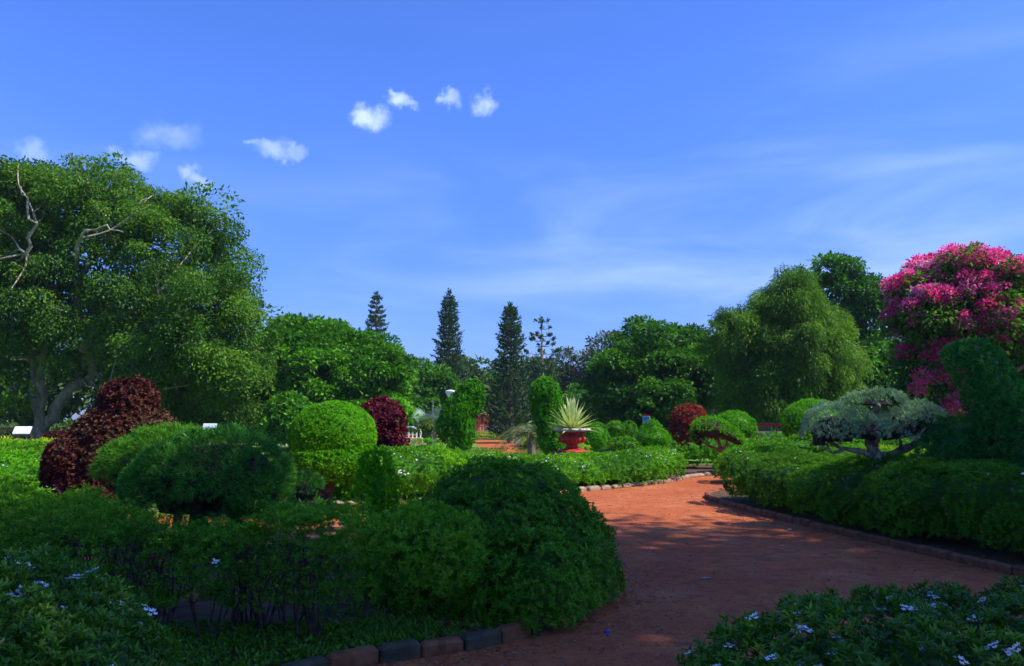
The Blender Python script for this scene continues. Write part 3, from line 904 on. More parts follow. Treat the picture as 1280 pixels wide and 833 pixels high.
# pink flowering tree
def blossom_tree():
    Y = 27.; m = M_(Y); r = np.random.default_rng(31)
    t = thing('flowering_tree', 'round tree covered in pink blossom with trailing sprays, behind the dark clipped cypress', 'tree', (X(1245, Y), Y, 0))
    env = [E(1205, 385, Y, 88 * m, 62 * m, 2.2), E(1285, 395, Y, 70 * m, 66 * m, 2.2), E(1210, 360, Y, 62 * m, 32 * m, 1.8), E(1155, 380, Y - .6, 40 * m, 24 * m, 1), E(1160, 405, Y, 44 * m, 26 * m, 1.2),
           E(1150, 455, Y, 26 * m, 40 * m, 1.), E(1185, 478, Y, 24 * m, 38 * m, .9), E(1240, 420, Y - 1, 46 * m, 26 * m, 1), E(1290, 362, Y, 50 * m, 32 * m, 1.5)]
    cl = crown_clumps(env, 620, r, .74, 1.05, .35, -.6)
    a = MB(); b = MB()
    for p, d in cl:
        ispink = r.random() < .5 + .9 * max(-.3, pnoise(p[None], .35, 5)[0]) + .48
        if ispink:
            rr = .27 * r.uniform(.6, 1.5); k = int(165 * (rr / .27) ** 2)
            e = unit(r.normal(size=(k, 3))); e[:, 2] = np.where(e[:, 2] < -.3, -e[:, 2], e[:, 2])
            P = p + e * rr * r.uniform(.6, 1.05, k)[:, None] * [1, 1, 1.0]
            D = unit(e * .8 + r.normal(size=(k, 3)) * .5)
            Sv = unit(np.cross(D, r.normal(size=(k, 3))))
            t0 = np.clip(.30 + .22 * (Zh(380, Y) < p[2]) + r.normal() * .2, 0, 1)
            leaf_quads(a, P, D, Sv, (.085 * r.uniform(.6, 1.3, k)), .062 * r.uniform(.7, 1.2, k), np.clip(t0 + r.normal(size=k) * .2, 0, 1))
            k = 40
            e = unit(r.normal(size=(k, 3))); P = p + e * rr * 1.0 - [0, 0, .22]
            leaf_quads(b, P, unit(e + [0, 0, -.3]), unit(np.cross(e, r.normal(size=(k, 3)))), .15, .08, np.clip(.5 + r.normal(size=k) * .25, 0, 1))
        else:
            crown(b, [(p, d)], r, .45, 130, .16, .085, .7, .3, -.5, .25)
    ci = crown_clumps([(c, tuple(np.array(rd) * .72)) for c, rd in env] + [E(1150, 505, Y + 1, 40 * m, 40 * m, 1), E(1230, 470, Y + 1, 60 * m, 60 * m, 1)], 260, r, .3, 1.0, .8, -1)
    crown(b, ci, r, .6, 90, .22, .13, .85, .2, -.9, .15)
    # trailing sprays near the ground
    for px, py in ((1200, 460), (1208, 480), (1192, 500), (1185, 510), (1200, 512), (1178, 432), (1150, 470), (1144, 485), (1215, 505)):
        p = np.array([X(px, Y - 1.2), Y - 1.2, Zh(py, Y - 1.2)]); k = 120
        e = unit(r.normal(size=(k, 3))); P = p + e * [.32, .3, .24] * r.uniform(.4, 1, k)[:, None]
        leaf_quads(a, P, unit(e + r.normal(size=(k, 3)) * .4), unit(np.cross(e, r.normal(size=(k, 3)))), .12, .085, np.clip(.2 + r.normal(size=k) * .15, 0, 1))
        leaf_quads(b, P[:40] - [0, 0, .15], e[:40], unit(np.cross(e[:40], r.normal(size=(40, 3)))), .16, .09, .85)
    b.build('crown', L_pinkleaf, t)
    a.build('blossoms', L_pink, t)
    mb = MB(); limbs(mb, t.location, (X(1235, Y), Y, 2.4), cl, r, .22, 7, 3, .05, 70)
    mb.build('trunk', M_bark, t)


blossom_tree()


# tiered pines
def norfolk(label, px, Y, top, base_w, seed, bare_top=0.0, sparse=1.0, gap=.42, zlow=.8, expo=.85, tmin=.12, dead=0):
    r = np.random.default_rng(seed); H = Zh(top, Y); t = thing('norfolk_pine', label, 'pine tree', (X(px, Y), Y, 0), 'tiered pines in the distance')
    mb = MB(); br = MB()
    z = zlow
    br.tube([(t.location.x, Y, 0), (t.location.x + .05, Y, H * .5), (t.location.x, Y, H)], [.26, .16, .02], 7)
    while z < H - .15:
        f = 1 - z / H
        R_ = (base_w / 2) * (tmin + (1 - tmin) * f ** expo) * r.uniform(.85, 1.12)
        if f < bare_top: R_ *= .95
        nb = r.integers(6, 9)
        if f < bare_top and r.random() < .5: z += gap * .5; nb = 4
        ph = r.uniform(0, 6.28)
        for k in range(nb):
            if r.random() > sparse + (.3 if f > .4 else 0): continue
            a = ph + k * 6.28 / nb + r.normal() * .12; Rk = R_ * r.uniform(.75, 1.12)
            d = np.array([math.cos(a), math.sin(a), 0]); s_ = np.array([-d[1], d[0], 0])
            n = 9
            tt = np.linspace(0, 1, n)
            pts = np.array([t.location.x, Y, z]) + d * (Rk * tt)[:, None] + np.array([0, 0, 1]) * (Rk * (.10 * tt - .28 * tt * (1 - tt) * (1 + f) + .12 * tt ** 3))[:, None]
            br.tube(pts[[0, 4, 8]], [.045, .03, .01], 4, cap=False)
            q = int(58 * max(.5, Rk)); u = r.uniform(.10, 1, q) ** .8
            if f < bare_top: u = r.uniform(.75, 1, q)
            P = np.stack([np.interp(u, tt, pts[:, i]) for i in range(3)], 1) + s_ * (r.normal(size=q) * .22 * (1.15 - u))[:, None] * Rk * .8 + r.normal(size=(q, 3)) * .06
            D = unit(d * .7 + np.array([0, 0, .55]) + r.normal(size=(q, 3)) * .35)
            leaf_quads(mb, P, D, unit(np.cross(D, r.normal(size=(q, 3)))), .24 * r.uniform(.7, 1.2, q), .085, np.clip(.45 + r.normal(size=q) * .2, 0, 1))
        z += gap * r.uniform(.85, 1.15) * (.75 + .4 * f)
    q = 60; P = np.array([t.location.x, Y, H]) + r.normal(size=(q, 3)) * [.10, .10, .16]
    D = unit(r.normal(size=(q, 3)) * .5 + [0, 0, 1]); leaf_quads(mb, P, D, unit(np.cross(D, r.normal(size=(q, 3)))), .3, .1, .5)
    mb.build('crown', L_pine, t); br.build('trunk', M_bark, t)
    return t


norfolk('tiered pine seen from its upper half above the wide rounded green tree', 470, 70, 370, 3.6, 41, gap=.50, expo=.55, sparse=.9)
norfolk('tallest slender tiered pine, standing above the white lamp', 561, 66, 368, 3.9, 42, gap=.36, expo=.62)
norfolk('dense tiered pine standing between the two creeper columns, pointed top', 638, 58, 385, 4.4, 43, gap=.34, expo=.75)
norfolk('ragged half-bare tiered pine with a nearly bare top, right of the dense pine', 677, 70, 402, 5.6, 44, bare_top=.34, sparse=.85, gap=.5, expo=.62)
norfolk('tiny distant tiered pine tip seen just left of the tallest pine', 534, 110, 452, 3.2, 45, gap=.6, expo=.7, sparse=.8)

# distant mass of single trees
def far_tree(name, label, px, Y, top, wpx, leaf, seed, npc=70, rc=1.1, L=.5, W=.28, loose=False, n=70):
    m = M_(Y); zt = Zh(top, Y); w_ = wpx * m / 2
    c1 = ((X(px, Y), Y, zt * .62), (w_, 3.0, zt * .38)); c2 = ((X(px, Y) + w_ * .35, Y, zt * .45), (w_ * .7, 2.5, zt * .36)); c3 = ((X(px, Y) - w_ * .45, Y - .5, zt * .38), (w_ * .65, 2.5, zt * .34))
    return broad_tree(name, label, 'tree', (X(px, Y), Y, 0), [c1, c2, c3], leaf, M_bark, seed, n, rc, npc, L, W, rad=.28, squash=.75, tips=12, nmain=5,
                      inner=.5 if not loose else .15, group='trees in the far background')


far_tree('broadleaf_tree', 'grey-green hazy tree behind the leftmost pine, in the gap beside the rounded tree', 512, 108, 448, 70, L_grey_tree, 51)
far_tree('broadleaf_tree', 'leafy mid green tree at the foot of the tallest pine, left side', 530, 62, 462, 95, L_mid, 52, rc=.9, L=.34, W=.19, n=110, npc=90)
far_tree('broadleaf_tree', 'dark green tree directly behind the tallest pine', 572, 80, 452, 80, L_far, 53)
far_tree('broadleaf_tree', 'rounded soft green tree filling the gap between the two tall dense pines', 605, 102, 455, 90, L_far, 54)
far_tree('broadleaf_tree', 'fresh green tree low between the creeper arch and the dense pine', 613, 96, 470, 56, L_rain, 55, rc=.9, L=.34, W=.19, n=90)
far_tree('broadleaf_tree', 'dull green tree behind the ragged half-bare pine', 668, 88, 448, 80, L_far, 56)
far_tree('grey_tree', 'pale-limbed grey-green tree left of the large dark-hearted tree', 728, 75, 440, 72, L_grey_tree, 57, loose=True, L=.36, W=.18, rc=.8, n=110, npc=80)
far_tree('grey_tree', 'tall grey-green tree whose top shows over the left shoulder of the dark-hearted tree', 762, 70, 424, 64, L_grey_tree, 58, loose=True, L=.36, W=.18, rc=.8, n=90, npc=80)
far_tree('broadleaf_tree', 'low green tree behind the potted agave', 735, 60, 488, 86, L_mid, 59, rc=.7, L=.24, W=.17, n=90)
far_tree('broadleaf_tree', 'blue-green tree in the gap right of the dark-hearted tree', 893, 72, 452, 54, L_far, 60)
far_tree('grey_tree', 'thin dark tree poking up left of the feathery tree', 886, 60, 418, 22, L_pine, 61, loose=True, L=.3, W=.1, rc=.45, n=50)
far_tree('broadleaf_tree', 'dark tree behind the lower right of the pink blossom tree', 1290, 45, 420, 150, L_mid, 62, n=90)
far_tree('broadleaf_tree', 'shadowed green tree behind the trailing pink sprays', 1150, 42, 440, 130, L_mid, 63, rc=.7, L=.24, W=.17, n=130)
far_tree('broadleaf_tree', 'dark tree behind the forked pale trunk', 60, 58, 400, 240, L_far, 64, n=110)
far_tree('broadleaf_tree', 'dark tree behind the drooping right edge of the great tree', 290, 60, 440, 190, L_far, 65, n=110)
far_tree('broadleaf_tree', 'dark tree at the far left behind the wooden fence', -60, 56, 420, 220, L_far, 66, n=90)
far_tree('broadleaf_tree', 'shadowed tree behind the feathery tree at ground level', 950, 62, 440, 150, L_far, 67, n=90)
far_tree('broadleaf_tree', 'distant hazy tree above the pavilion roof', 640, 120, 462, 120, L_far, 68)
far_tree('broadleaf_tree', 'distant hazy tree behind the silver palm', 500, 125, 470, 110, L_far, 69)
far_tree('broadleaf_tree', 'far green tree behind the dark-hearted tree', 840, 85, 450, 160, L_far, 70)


# the grove behind and right of the camera that shades the foreground
def shade_tree(base, env, seed, ncl, label):
    return broad_tree('shade_tree', label, 'tree', base, env, L_mid, M_bark, seed, ncl, 1.9, 105, .32, .19, rad=.4, squash=.9, tips=25, back=1.0, inner=0, lo=.2, group='tall trees shading the near path')


shade_tree((12.5, 2.5, 0), [((13.5, 2.4, 17), (4.9, 5.0, 3.6)), ((17.0, 3.0, 18), (4.8, 5.0, 3.6))], 81, 230, 'tall shade tree out of the picture on the right of the path')
shade_tree((23, 6, 0), [((23.6, 4.6, 17.5), (4.6, 4.8, 3.8)), ((27, 5, 17), (4, 5, 3.5))], 82, 150, 'second tall shade tree beyond the right hedge, outside the picture')


# ------------------------------------------------------------------ hedges
def hedge(name, label, line, hw, hz, leaf, seed, dens, nl, L, W, group=None, flowers=(0, 0), fsize=.03, fine=False, stem_n=0, bump=(.06, .9), core=.07, z0=.14,
          stem_h=.45, cat='hedge', near=facing(.2), up=.5, twig=M_twig, clump=3, sq=.62, layers=1, depth=.05, bump2=(.025, 3.2), spread=1.0, rad=.013, bulge=.12, sel=None, bulbs=None, billow=(.08, 1.9)):
    line = smooth_line(line, sub=4) if len(line) > 2 else np.array(line, float)
    if np.ndim(hw): hw = np.interp(np.linspace(0, 1, len(line)), np.linspace(0, 1, len(hw)), hw)
    if np.ndim(hz): hz = np.interp(np.linspace(0, 1, len(line)), np.linspace(0, 1, len(hz)), hz)
    mid = line[len(line) // 2]
    t = thing(name, label, cat, (mid[0], mid[1], .05), group)
    mb = MB()
    V, Q = sweep(line, hw, hz, z0=z0, sq=sq, bulge=bulge, bulbs=bulbs, n=23)
    V[:, 2] += (V[:, 2] - .1) * .05 * pnoise(V * [1, 1, 0], .5, seed + 3)
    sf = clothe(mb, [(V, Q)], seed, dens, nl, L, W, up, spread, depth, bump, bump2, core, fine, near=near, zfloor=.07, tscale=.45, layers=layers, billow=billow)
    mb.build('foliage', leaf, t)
    if stem_n:
        r = np.random.default_rng(seed + 77)
        d = np.concatenate([[0], np.cumsum(np.linalg.norm(np.diff(line, axis=0), axis=1))])
        HW = np.broadcast_to(hw, (len(line),))
        for k in range(stem_n):
            s = r.uniform(.3, d[-1] - .3); p = np.array([np.interp(s, d, line[:, 0]), np.interp(s, d, line[:, 1])]); w_ = np.interp(s, d, HW)
            q = p + r.uniform(-.6, .6, 2) * w_
            mb = MB(); stems(mb, q, r, 5, stem_h, .34, rad); mb.build('stem', twig, t)
    if sum(flowers):
        add_flowers(t, sf[0], seed + 5, flowers[0], flowers[1], fsize, clump=clump, sel=sel)
    return t


# near, shaded
def mound(name, label, c, r3, leaf, seed, dens, nl, L, W, flowers, fsize, cat='shrub', group=None, specs=None, sel=None, clump=2, **kw):
    t = thing(name, label, cat, (c[0], c[1], .05), group)
    sp = specs or [((c[0], c[1], .0), r3)]
    sh, ins = blob_set(sp, n=56, m=40, flat=.8)
    mb = MB()
    sf = clothe(mb, sh, seed, dens, nl, L, W, .55, 1.05, .06, (.05, .8), (.03, 2.6), .03, True, thin=.6, inside=ins, zfloor=.06, near=facing(.12), tscale=.5, **kw)
    mb.build('foliage', leaf, t)
    big = sf[0]
    add_flowers(t, big, seed + 5, flowers[0], flowers[1], fsize, clump=clump, sel=sel)
    return t


mound('flowering_shrub', 'near leafy shrub filling the bottom left corner, dotted with white star flowers', (-3.15, 3.9), (1.62, 1.5, 1.02), L_bush, 101, 1050, 9, .046, .0125, (55, 0), .030,
      specs=[((-3.2, 3.95, 0), (1.55, 1.2, .93)), ((-2.5, 3.1, 0), (1.0, 1.0, .70))], sel=lambda P, N: (P[:, 0] > -3.9) & (N[:, 1] < .6))
mound('flowering_shrub', 'near leafy shrub in the bottom right corner, white flowers along its top edge', (2.65, 3.75), (1.9, 1.1, .92), L_bush, 102, 1050, 9, .045, .012, (75, 0), .028,
      specs=[((2.50, 3.75, 0), (1.80, 1.02, .80)), ((3.9, 3.7, 0), (1.5, 1.08, .83)), ((1.4, 3.35, 0), (.92, .85, .56))], sel=lambda P, N: (P[:, 0] < 3.4))

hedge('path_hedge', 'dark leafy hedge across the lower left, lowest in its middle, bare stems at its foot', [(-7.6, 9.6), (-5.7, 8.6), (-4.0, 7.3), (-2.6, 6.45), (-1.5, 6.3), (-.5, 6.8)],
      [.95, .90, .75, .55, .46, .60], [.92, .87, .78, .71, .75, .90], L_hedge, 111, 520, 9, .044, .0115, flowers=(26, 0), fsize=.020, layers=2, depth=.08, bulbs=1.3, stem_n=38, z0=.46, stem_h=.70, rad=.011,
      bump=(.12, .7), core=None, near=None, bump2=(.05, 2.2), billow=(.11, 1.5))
mound('rounded_shrub', 'tall dark dome of foliage closing the hedge where the red path bends', (.05, 8.75), (1.2, 1.35, 1.25), L_hedge, 112, 950, 9, .045, .012, (10, 0), .018,
      specs=[((-.05, 8.75, .05), (.93, 1.25, 1.10)), ((-.35, 7.75, .05), (.95, .95, .90)), ((.38, 8.0, .1), (.52, .8, .76)), ((.15, 7.1, .05), (.5, .6, .62))], cat='hedge')
# stems under front edge of the hedge
hedge('path_hedge', 'sunlit-coloured continuation of the lower left hedge at the left picture edge, before the copper topiary', [(-12.5, 11.2), (-9.5, 10.4), (-7.2, 9.9), (-5.6, 9.3)], 1.0, [1.02, 1.0, .98, .80], L_hedge_far, 113, 230, 8, .062, .019,
      flowers=(0, 60), fsize=.028, group='hedges at the left')
hedge('path_hedge', 'sunlit hedge behind the left one, its top yellow-green, left of the copper topiary', [(-16, 16.5), (-12.5, 16), (-9.2, 15.6)], 1.2, 1.0, L_lime, 114, 150, 8, .075, .024, group='hedges at the left', flowers=(0, 30), fsize=.03)
hedge('path_hedge', 'farther sunlit hedge in front of the slanted notice board', [(-20, 21), (-15, 20.5), (-10.8, 20.2)], 1.3, .98, L_hedge_far, 115, 110, 8, .09, .03, group='hedges at the left')
hedge('path_hedge', 'flat yellow-green hedge strip below the red ball and pale trunk', [(-22, 27), (-17, 26.6), (-12.8, 26.4)], .9, .92, L_yellow, 116, 90, 7, .10, .035, group='hedges at the left')

# far middle hedges
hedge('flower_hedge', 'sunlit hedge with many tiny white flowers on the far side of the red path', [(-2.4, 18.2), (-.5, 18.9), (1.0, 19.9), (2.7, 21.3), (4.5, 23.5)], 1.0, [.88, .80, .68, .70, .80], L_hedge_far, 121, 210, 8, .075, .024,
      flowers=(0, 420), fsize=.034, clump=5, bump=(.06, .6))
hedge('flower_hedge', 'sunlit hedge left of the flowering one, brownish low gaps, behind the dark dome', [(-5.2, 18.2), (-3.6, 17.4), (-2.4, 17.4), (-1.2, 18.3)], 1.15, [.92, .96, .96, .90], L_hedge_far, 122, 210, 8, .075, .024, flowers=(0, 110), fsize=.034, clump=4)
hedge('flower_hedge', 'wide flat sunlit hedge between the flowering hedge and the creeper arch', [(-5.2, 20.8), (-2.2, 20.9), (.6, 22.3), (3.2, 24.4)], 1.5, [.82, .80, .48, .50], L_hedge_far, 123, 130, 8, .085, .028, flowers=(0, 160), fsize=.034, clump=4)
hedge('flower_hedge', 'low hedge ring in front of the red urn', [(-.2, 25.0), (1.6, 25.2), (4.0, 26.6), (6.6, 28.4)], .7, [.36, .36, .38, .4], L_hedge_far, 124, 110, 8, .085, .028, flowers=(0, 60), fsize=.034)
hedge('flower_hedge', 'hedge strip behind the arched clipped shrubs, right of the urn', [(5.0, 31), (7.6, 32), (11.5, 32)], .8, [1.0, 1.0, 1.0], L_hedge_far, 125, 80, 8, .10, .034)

# right side
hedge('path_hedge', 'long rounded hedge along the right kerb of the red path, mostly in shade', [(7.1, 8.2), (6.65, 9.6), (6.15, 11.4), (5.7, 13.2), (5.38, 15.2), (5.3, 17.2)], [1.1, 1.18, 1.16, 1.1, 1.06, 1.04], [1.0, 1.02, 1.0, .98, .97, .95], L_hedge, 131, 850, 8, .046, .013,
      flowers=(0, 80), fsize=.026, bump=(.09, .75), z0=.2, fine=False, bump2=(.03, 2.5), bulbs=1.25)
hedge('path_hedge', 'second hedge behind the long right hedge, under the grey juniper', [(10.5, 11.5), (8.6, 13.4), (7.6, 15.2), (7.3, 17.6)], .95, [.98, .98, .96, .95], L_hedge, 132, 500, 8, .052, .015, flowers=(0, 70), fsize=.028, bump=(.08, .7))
hedge('path_hedge', 'sunlit low hedge in front of the arched clipped shrub with a dark hollow', [(5.6, 22.0), (7.4, 21.6), (9.4, 21.4), (12, 21.6)], 1.1, [.88, .92, .92, .92], L_hedge_far, 133, 150, 8, .08, .026, flowers=(0, 90), fsize=.032)
hedge('path_hedge', 'sunlit hedge farther back, below the lattice gate', [(6.4, 25.2), (9, 25.4), (13, 25)], 1.0, [.95, .98, .98], L_hedge_far, 134, 110, 8, .09, .03, flowers=(0, 20), fsize=.032)
hedge('path_hedge', 'yellowish low hedge seen under the trunk of the grey juniper', [(7.6, 17.6), (9.6, 16.8), (12, 16)], .7, [.98, 1.0, 1.0], L_yellow, 135, 160, 8, .07, .022)

# yellow border hedges by the far path
hedge('border_hedge', 'low yellow-green border hedge on the right of the far path', [(3.6, 38.5), (1.6, 46), (.7, 54)], .55, .62, L_yellow, 141, 90, 7, .12, .04, group='yellow border hedges')
hedge('border_hedge', 'low yellow-green border hedge crossing behind the far path', [(-6.5, 68), (-2, 68), (4, 68.5)], .8, .5, L_yellow, 142, 60, 7, .16, .05, group='yellow border hedges')
hedge('border_hedge', 'yellow-green border hedge in front of the green bench', [(1, 74), (4.4, 74), (7, 74)], .6, .38, L_yellow, 143, 60, 7, .16, .05, group='yellow border hedges')
hedge('clipped_hedge', 'boxy clipped green hedge left of the creeper arch', [(X(514, 30), 30), (X(556, 30), 30)], .6, .92, L_lime, 144, 200, 7, .07, .022, z0=.08, sq=.4, bump=(.02, 1), bulge=0)
hedge('clipped_hedge', 'short clipped green hedge touching the foot of the creeper arch', [(X(556, 31), 31), (X(582, 31), 31)], .5, 1.05, L_hedge_far, 145, 180, 7, .07, .022, sq=.5)


# ------------------------------------------------------------------ topiary
def topiary(name, label, cat, base, specs, leaf, seed, dens, nl, L, W, up=.3, spread=.9, trunk=None, bark=M_twig, group=None, bump=(.03, 1.2), bump2=(.012, 4.0), core=.05, flat=1.0, depth=.03,
            jitter=.3, kids=None, near=facing(.3), fine=False, n=40, mm=28, tintn=.22, tscale=.9, zfloor=.08, zmin=-1.0, layers=1, stem=.5, billow=(.035, 2.8), thin=.6, under=None):
    t = thing(name, label, cat, base, group)
    sh, ins = blob_set(specs, n=n, m=mm, flat=flat, zmin=zmin)
    if under is not None:
        nr0 = near
        near = lambda P, N, r: nr0(P, N, r) & (N[:, 2] + .18 * pnoise(P, 1.6, seed) > under)
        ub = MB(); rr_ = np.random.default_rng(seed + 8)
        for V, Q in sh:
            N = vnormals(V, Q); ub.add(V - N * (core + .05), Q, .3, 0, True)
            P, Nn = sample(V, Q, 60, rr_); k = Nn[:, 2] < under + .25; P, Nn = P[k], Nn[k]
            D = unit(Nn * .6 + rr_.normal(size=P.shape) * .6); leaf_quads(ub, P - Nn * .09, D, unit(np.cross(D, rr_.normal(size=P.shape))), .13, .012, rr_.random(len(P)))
        ub.build('dark_hollow_twigs', M_bare, t); core = 0  # dark twig body under the foliage also stands in for its shaded hollow
    mb = MB(); clothe(mb, sh, seed, dens, nl, L, W, up, spread, depth, bump, bump2, core, fine, inside=ins, zfloor=zfloor, near=near, jitter=jitter, tintn=tintn, tscale=tscale, layers=layers, stem=stem, billow=billow, thin=thin)
    mb.build('crown', leaf, t)
    if trunk:
        tb = MB(); r = np.random.default_rng(seed + 3)
        for pts, r0, r1 in trunk:
            q = smooth_line(pts, sub=4) if len(pts) > 2 else np.array(pts, float)
            q = np.array(q, float); q[1:-1] += r.normal(size=(len(q) - 2, 3)) * r0 * .12
            tb.tube(q, np.linspace(r0, r1, len(q)) * (1 + .06 * r.normal(size=len(q))), 8, r.random())
        tb.build('trunk', bark, t)
    return t


def pt(px, py, Y): return (X(px, Y), Y, Zh(py, Y))


def S(px, py, Y, rx, rz, ry=None, rz_=0.0, tilt=0.0):
    """clipped form centred at (px,py) seen at Y, radii given in photo pixels at that distance"""
    m = M_(Y)
    return ((X(px, Y), Y, Zh(py, Y)), (rx * m, (ry if ry else rx) * m, rz * m), rz_, tilt)


# copper tiers
topiary('copper_topiary', 'tall copper-leaved topiary clipped in bulging tiers with a ball on top', 'topiary', (X(145, 15.5), 15.5, .05),
        [S(165, 501, 15.5, 30, 24), S(193, 546, 15.5, 32, 28), S(188, 575, 15.5, 32, 40), S(136, 545, 15.5, 32, 28), S(155, 545, 15.5, 40, 40), S(118, 578, 15.5, 42, 36), S(165, 580, 15.5, 50, 48), S(108, 604, 15.5, 36, 38), S(140, 615, 15.5, 56, 40), S(104, 562, 15.7, 16, 20)],
        L_red, 201, 620, 8, .068, .036, up=.4, spread=1.1, core=.08, bump=(.04, 1.3), bump2=(.03, 3.5), tscale=.5, tintn=.35, depth=.06)
# juniper cloud
Yj = 10.2
topiary('juniper_topiary', 'broad dark green needle-leaved cushion tree on a short leaning trunk, behind the lower left hedge', 'topiary', (X(262, Yj), Yj, .05),
        [S(286, 596, Yj, 74, 51, 56), S(243, 594, Yj, 54, 40, 48), S(322, 614, Yj, 42, 48, 38), S(222, 610, Yj, 46, 38, 44), S(326, 630, Yj, 36, 38, 30), S(306, 628, Yj, 42, 38, 34), S(245, 622, Yj + .2, 50, 42, 40)],
        L_juniper, 202, 1100, 7, .085, .009, up=.25, spread=.75, depth=.05, jitter=.4, core=.06, bump=(.035, 1.6), bump2=(.02, 5), near=facing(.1), zmin=-.62, billow=(.06, 1.8), under=-.45,
        trunk=[([pt(262, 700, Yj), pt(258, 660, Yj), pt(255, 630, Yj), pt(270, 600, Yj)], .13, .07), ([pt(255, 645, Yj), pt(280, 640, Yj), pt(310, 655, Yj), pt(330, 660, Yj)], .06, .025), ([pt(258, 640, Yj), pt(225, 615, Yj), pt(200, 600, Yj)], .06, .02),
               ([pt(300, 650, Yj), pt(315, 640, Yj), pt(320, 620, Yj)], .04, .02)])
topiary('juniper_topiary', 'left lobe of the dark needle-leaved cushion, coloured bright yellow-green as if sunlit', 'topiary', (X(215, 11), 11, .05),
        [S(205, 575, 11, 56, 30, 50, 0, -.25), S(175, 592, 11, 36, 34, 36), S(232, 570, 11, 46, 30, 40)], L_juniper_l, 203, 1000, 7, .085, .009, up=.25, spread=.75, depth=.05, jitter=.4, near=facing(.1), bump=(.04, 1.5), under=-.25,
        trunk=[([pt(235, 690, 11), pt(232, 640, 11), pt(215, 600, 11)], .08, .04), ([pt(232, 640, 11), pt(200, 620, 11), pt(175, 605, 11)], .05, .02)])
topiary('juniper_topiary', 'small dark upright cushion with a crooked pale stem, right of the big dark cushion', 'topiary', (X(382, 11.3), 11.3, .05),
        [S(384, 616, 11.3, 25, 20, 24), S(380, 638, 11.3, 26, 26, 26)], L_juniper, 204, 900, 7, .075, .010, near=facing(.15), depth=.05, under=.1,
        trunk=[([(X(372, 11.3), 11.0, .1), pt(376, 655, 10.95), pt(384, 640, 10.9), pt(380, 625, 11.1)], .035, .02)], bark=M_pale)
# lime mushroom
topiary('dome_topiary', 'large bright lime mushroom-shaped topiary on a dark trunk, left of centre', 'topiary', (X(412, 15), 15, .05),
        [S(420, 547, 15, 50, 42, 50), S(418, 576, 15, 56, 30, 54), S(446, 582, 15, 34, 28, 30)], L_lime, 205, 1000, 7, .045, .016, up=.3, spread=.95, core=.03, bump=(.02, 1.2), bump2=(.008, 4), depth=.018, fine=False, n=56, mm=40, zmin=-.62, billow=(.02, 2.2), thin=.3,
        trunk=[([(X(412, 15), 15, .05), pt(412, 620, 15), pt(413, 600, 15), pt(414, 575, 15)], .15, .12), ([pt(413, 605, 15), pt(430, 590, 15), pt(448, 575, 15)], .06, .04), ([pt(412, 602, 15), pt(398, 588, 15), pt(385, 575, 15)], .06, .04), ([pt(414, 608, 15), pt(425, 598, 14.6), pt(436, 578, 14.4)], .045, .03)], bark=M_twig)
topiary('column_shrub', 'upright soft green column shrub standing in the gap right of the lime mushroom', 'shrub', (X(472, 8.8), 8.8, .05),
        [S(473, 622, 8.8, 19, 50, 19), S(472, 592, 8.8, 14, 25, 14), S(475, 660, 8.8, 20, 45, 20)], L_lime, 206, 1700, 7, .040, .012, up=.8, spread=.7, core=.035, depth=.05, near=facing(.15), jitter=.45,
        trunk=[([(X(472, 8.8), 8.8, .05), pt(472, 660, 8.8)], .03, .02)])
# burgundy ball shrub
topiary('burgundy_topiary', 'dark burgundy shrub of two stacked balls right of the lime mushroom', 'topiary', (X(480, 20), 20, .05),
        [S(478, 527, 20, 27, 24, 26), S(490, 548, 20, 16, 11, 16), S(470, 552, 20, 13, 12, 12), S(474, 568, 20, 9, 14, 9)], L_burg, 207, 260, 8, .10, .05, up=.3, spread=1.1, core=.08, bump=(.04, 1.2), depth=.06,
        trunk=[([(X(474, 20), 20, .05), pt(474, 560, 20)], .05, .04)])
# creeper arch
topiary('creeper_column', 'leaning hook-shaped column overgrown with bright creeper, left side of the arch', 'creeper column', (X(572, 31), 31, .0),
        [S(590, 489, 31, 12, 13, 11), S(584, 498, 31, 14, 16, 12), S(577, 510, 31, 16, 18, 13), S(570, 522, 31, 17, 18, 13), S(563, 534, 31, 15, 16, 13), S(578, 536, 31, 15, 24, 13), S(598, 500, 31, 7.5, 16, 8)],
        L_creeper, 208, 420, 7, .075, .042, up=-.5, spread=1.1, depth=.07, jitter=.5, bump=(.05, 1.0), bump2=(.03, 3), core=.10, billow=(.03, 1.5))
topiary('creeper_column', 'round-topped upright column overgrown with bright creeper, between the dense pine and the agave', 'creeper column', (X(683, 31), 31, .0),
        [S(682, 492, 31, 17, 18, 15), S(684, 512, 31, 17, 28, 15), S(688, 540, 31, 15, 30, 14)], L_creeper, 209, 420, 7, .075, .042, up=-.5, spread=1.1, depth=.07, jitter=.5, bump=(.05, 1.0), bump2=(.03, 3), core=.10, billow=(.03, 1.5))
topiary('ball_shrub', 'small round clipped bush with a brownish face in front of the silver palm', 'shrub', (X(535, 32), 32, 0), [S(535, 535, 32, 10, 9)], leafmat('olive brown leaf', [(.06, .10, .01), (.12, .20, .012), (.20, .22, .03)]), 210, 260, 7, .07, .025, bump=(.01, 1))
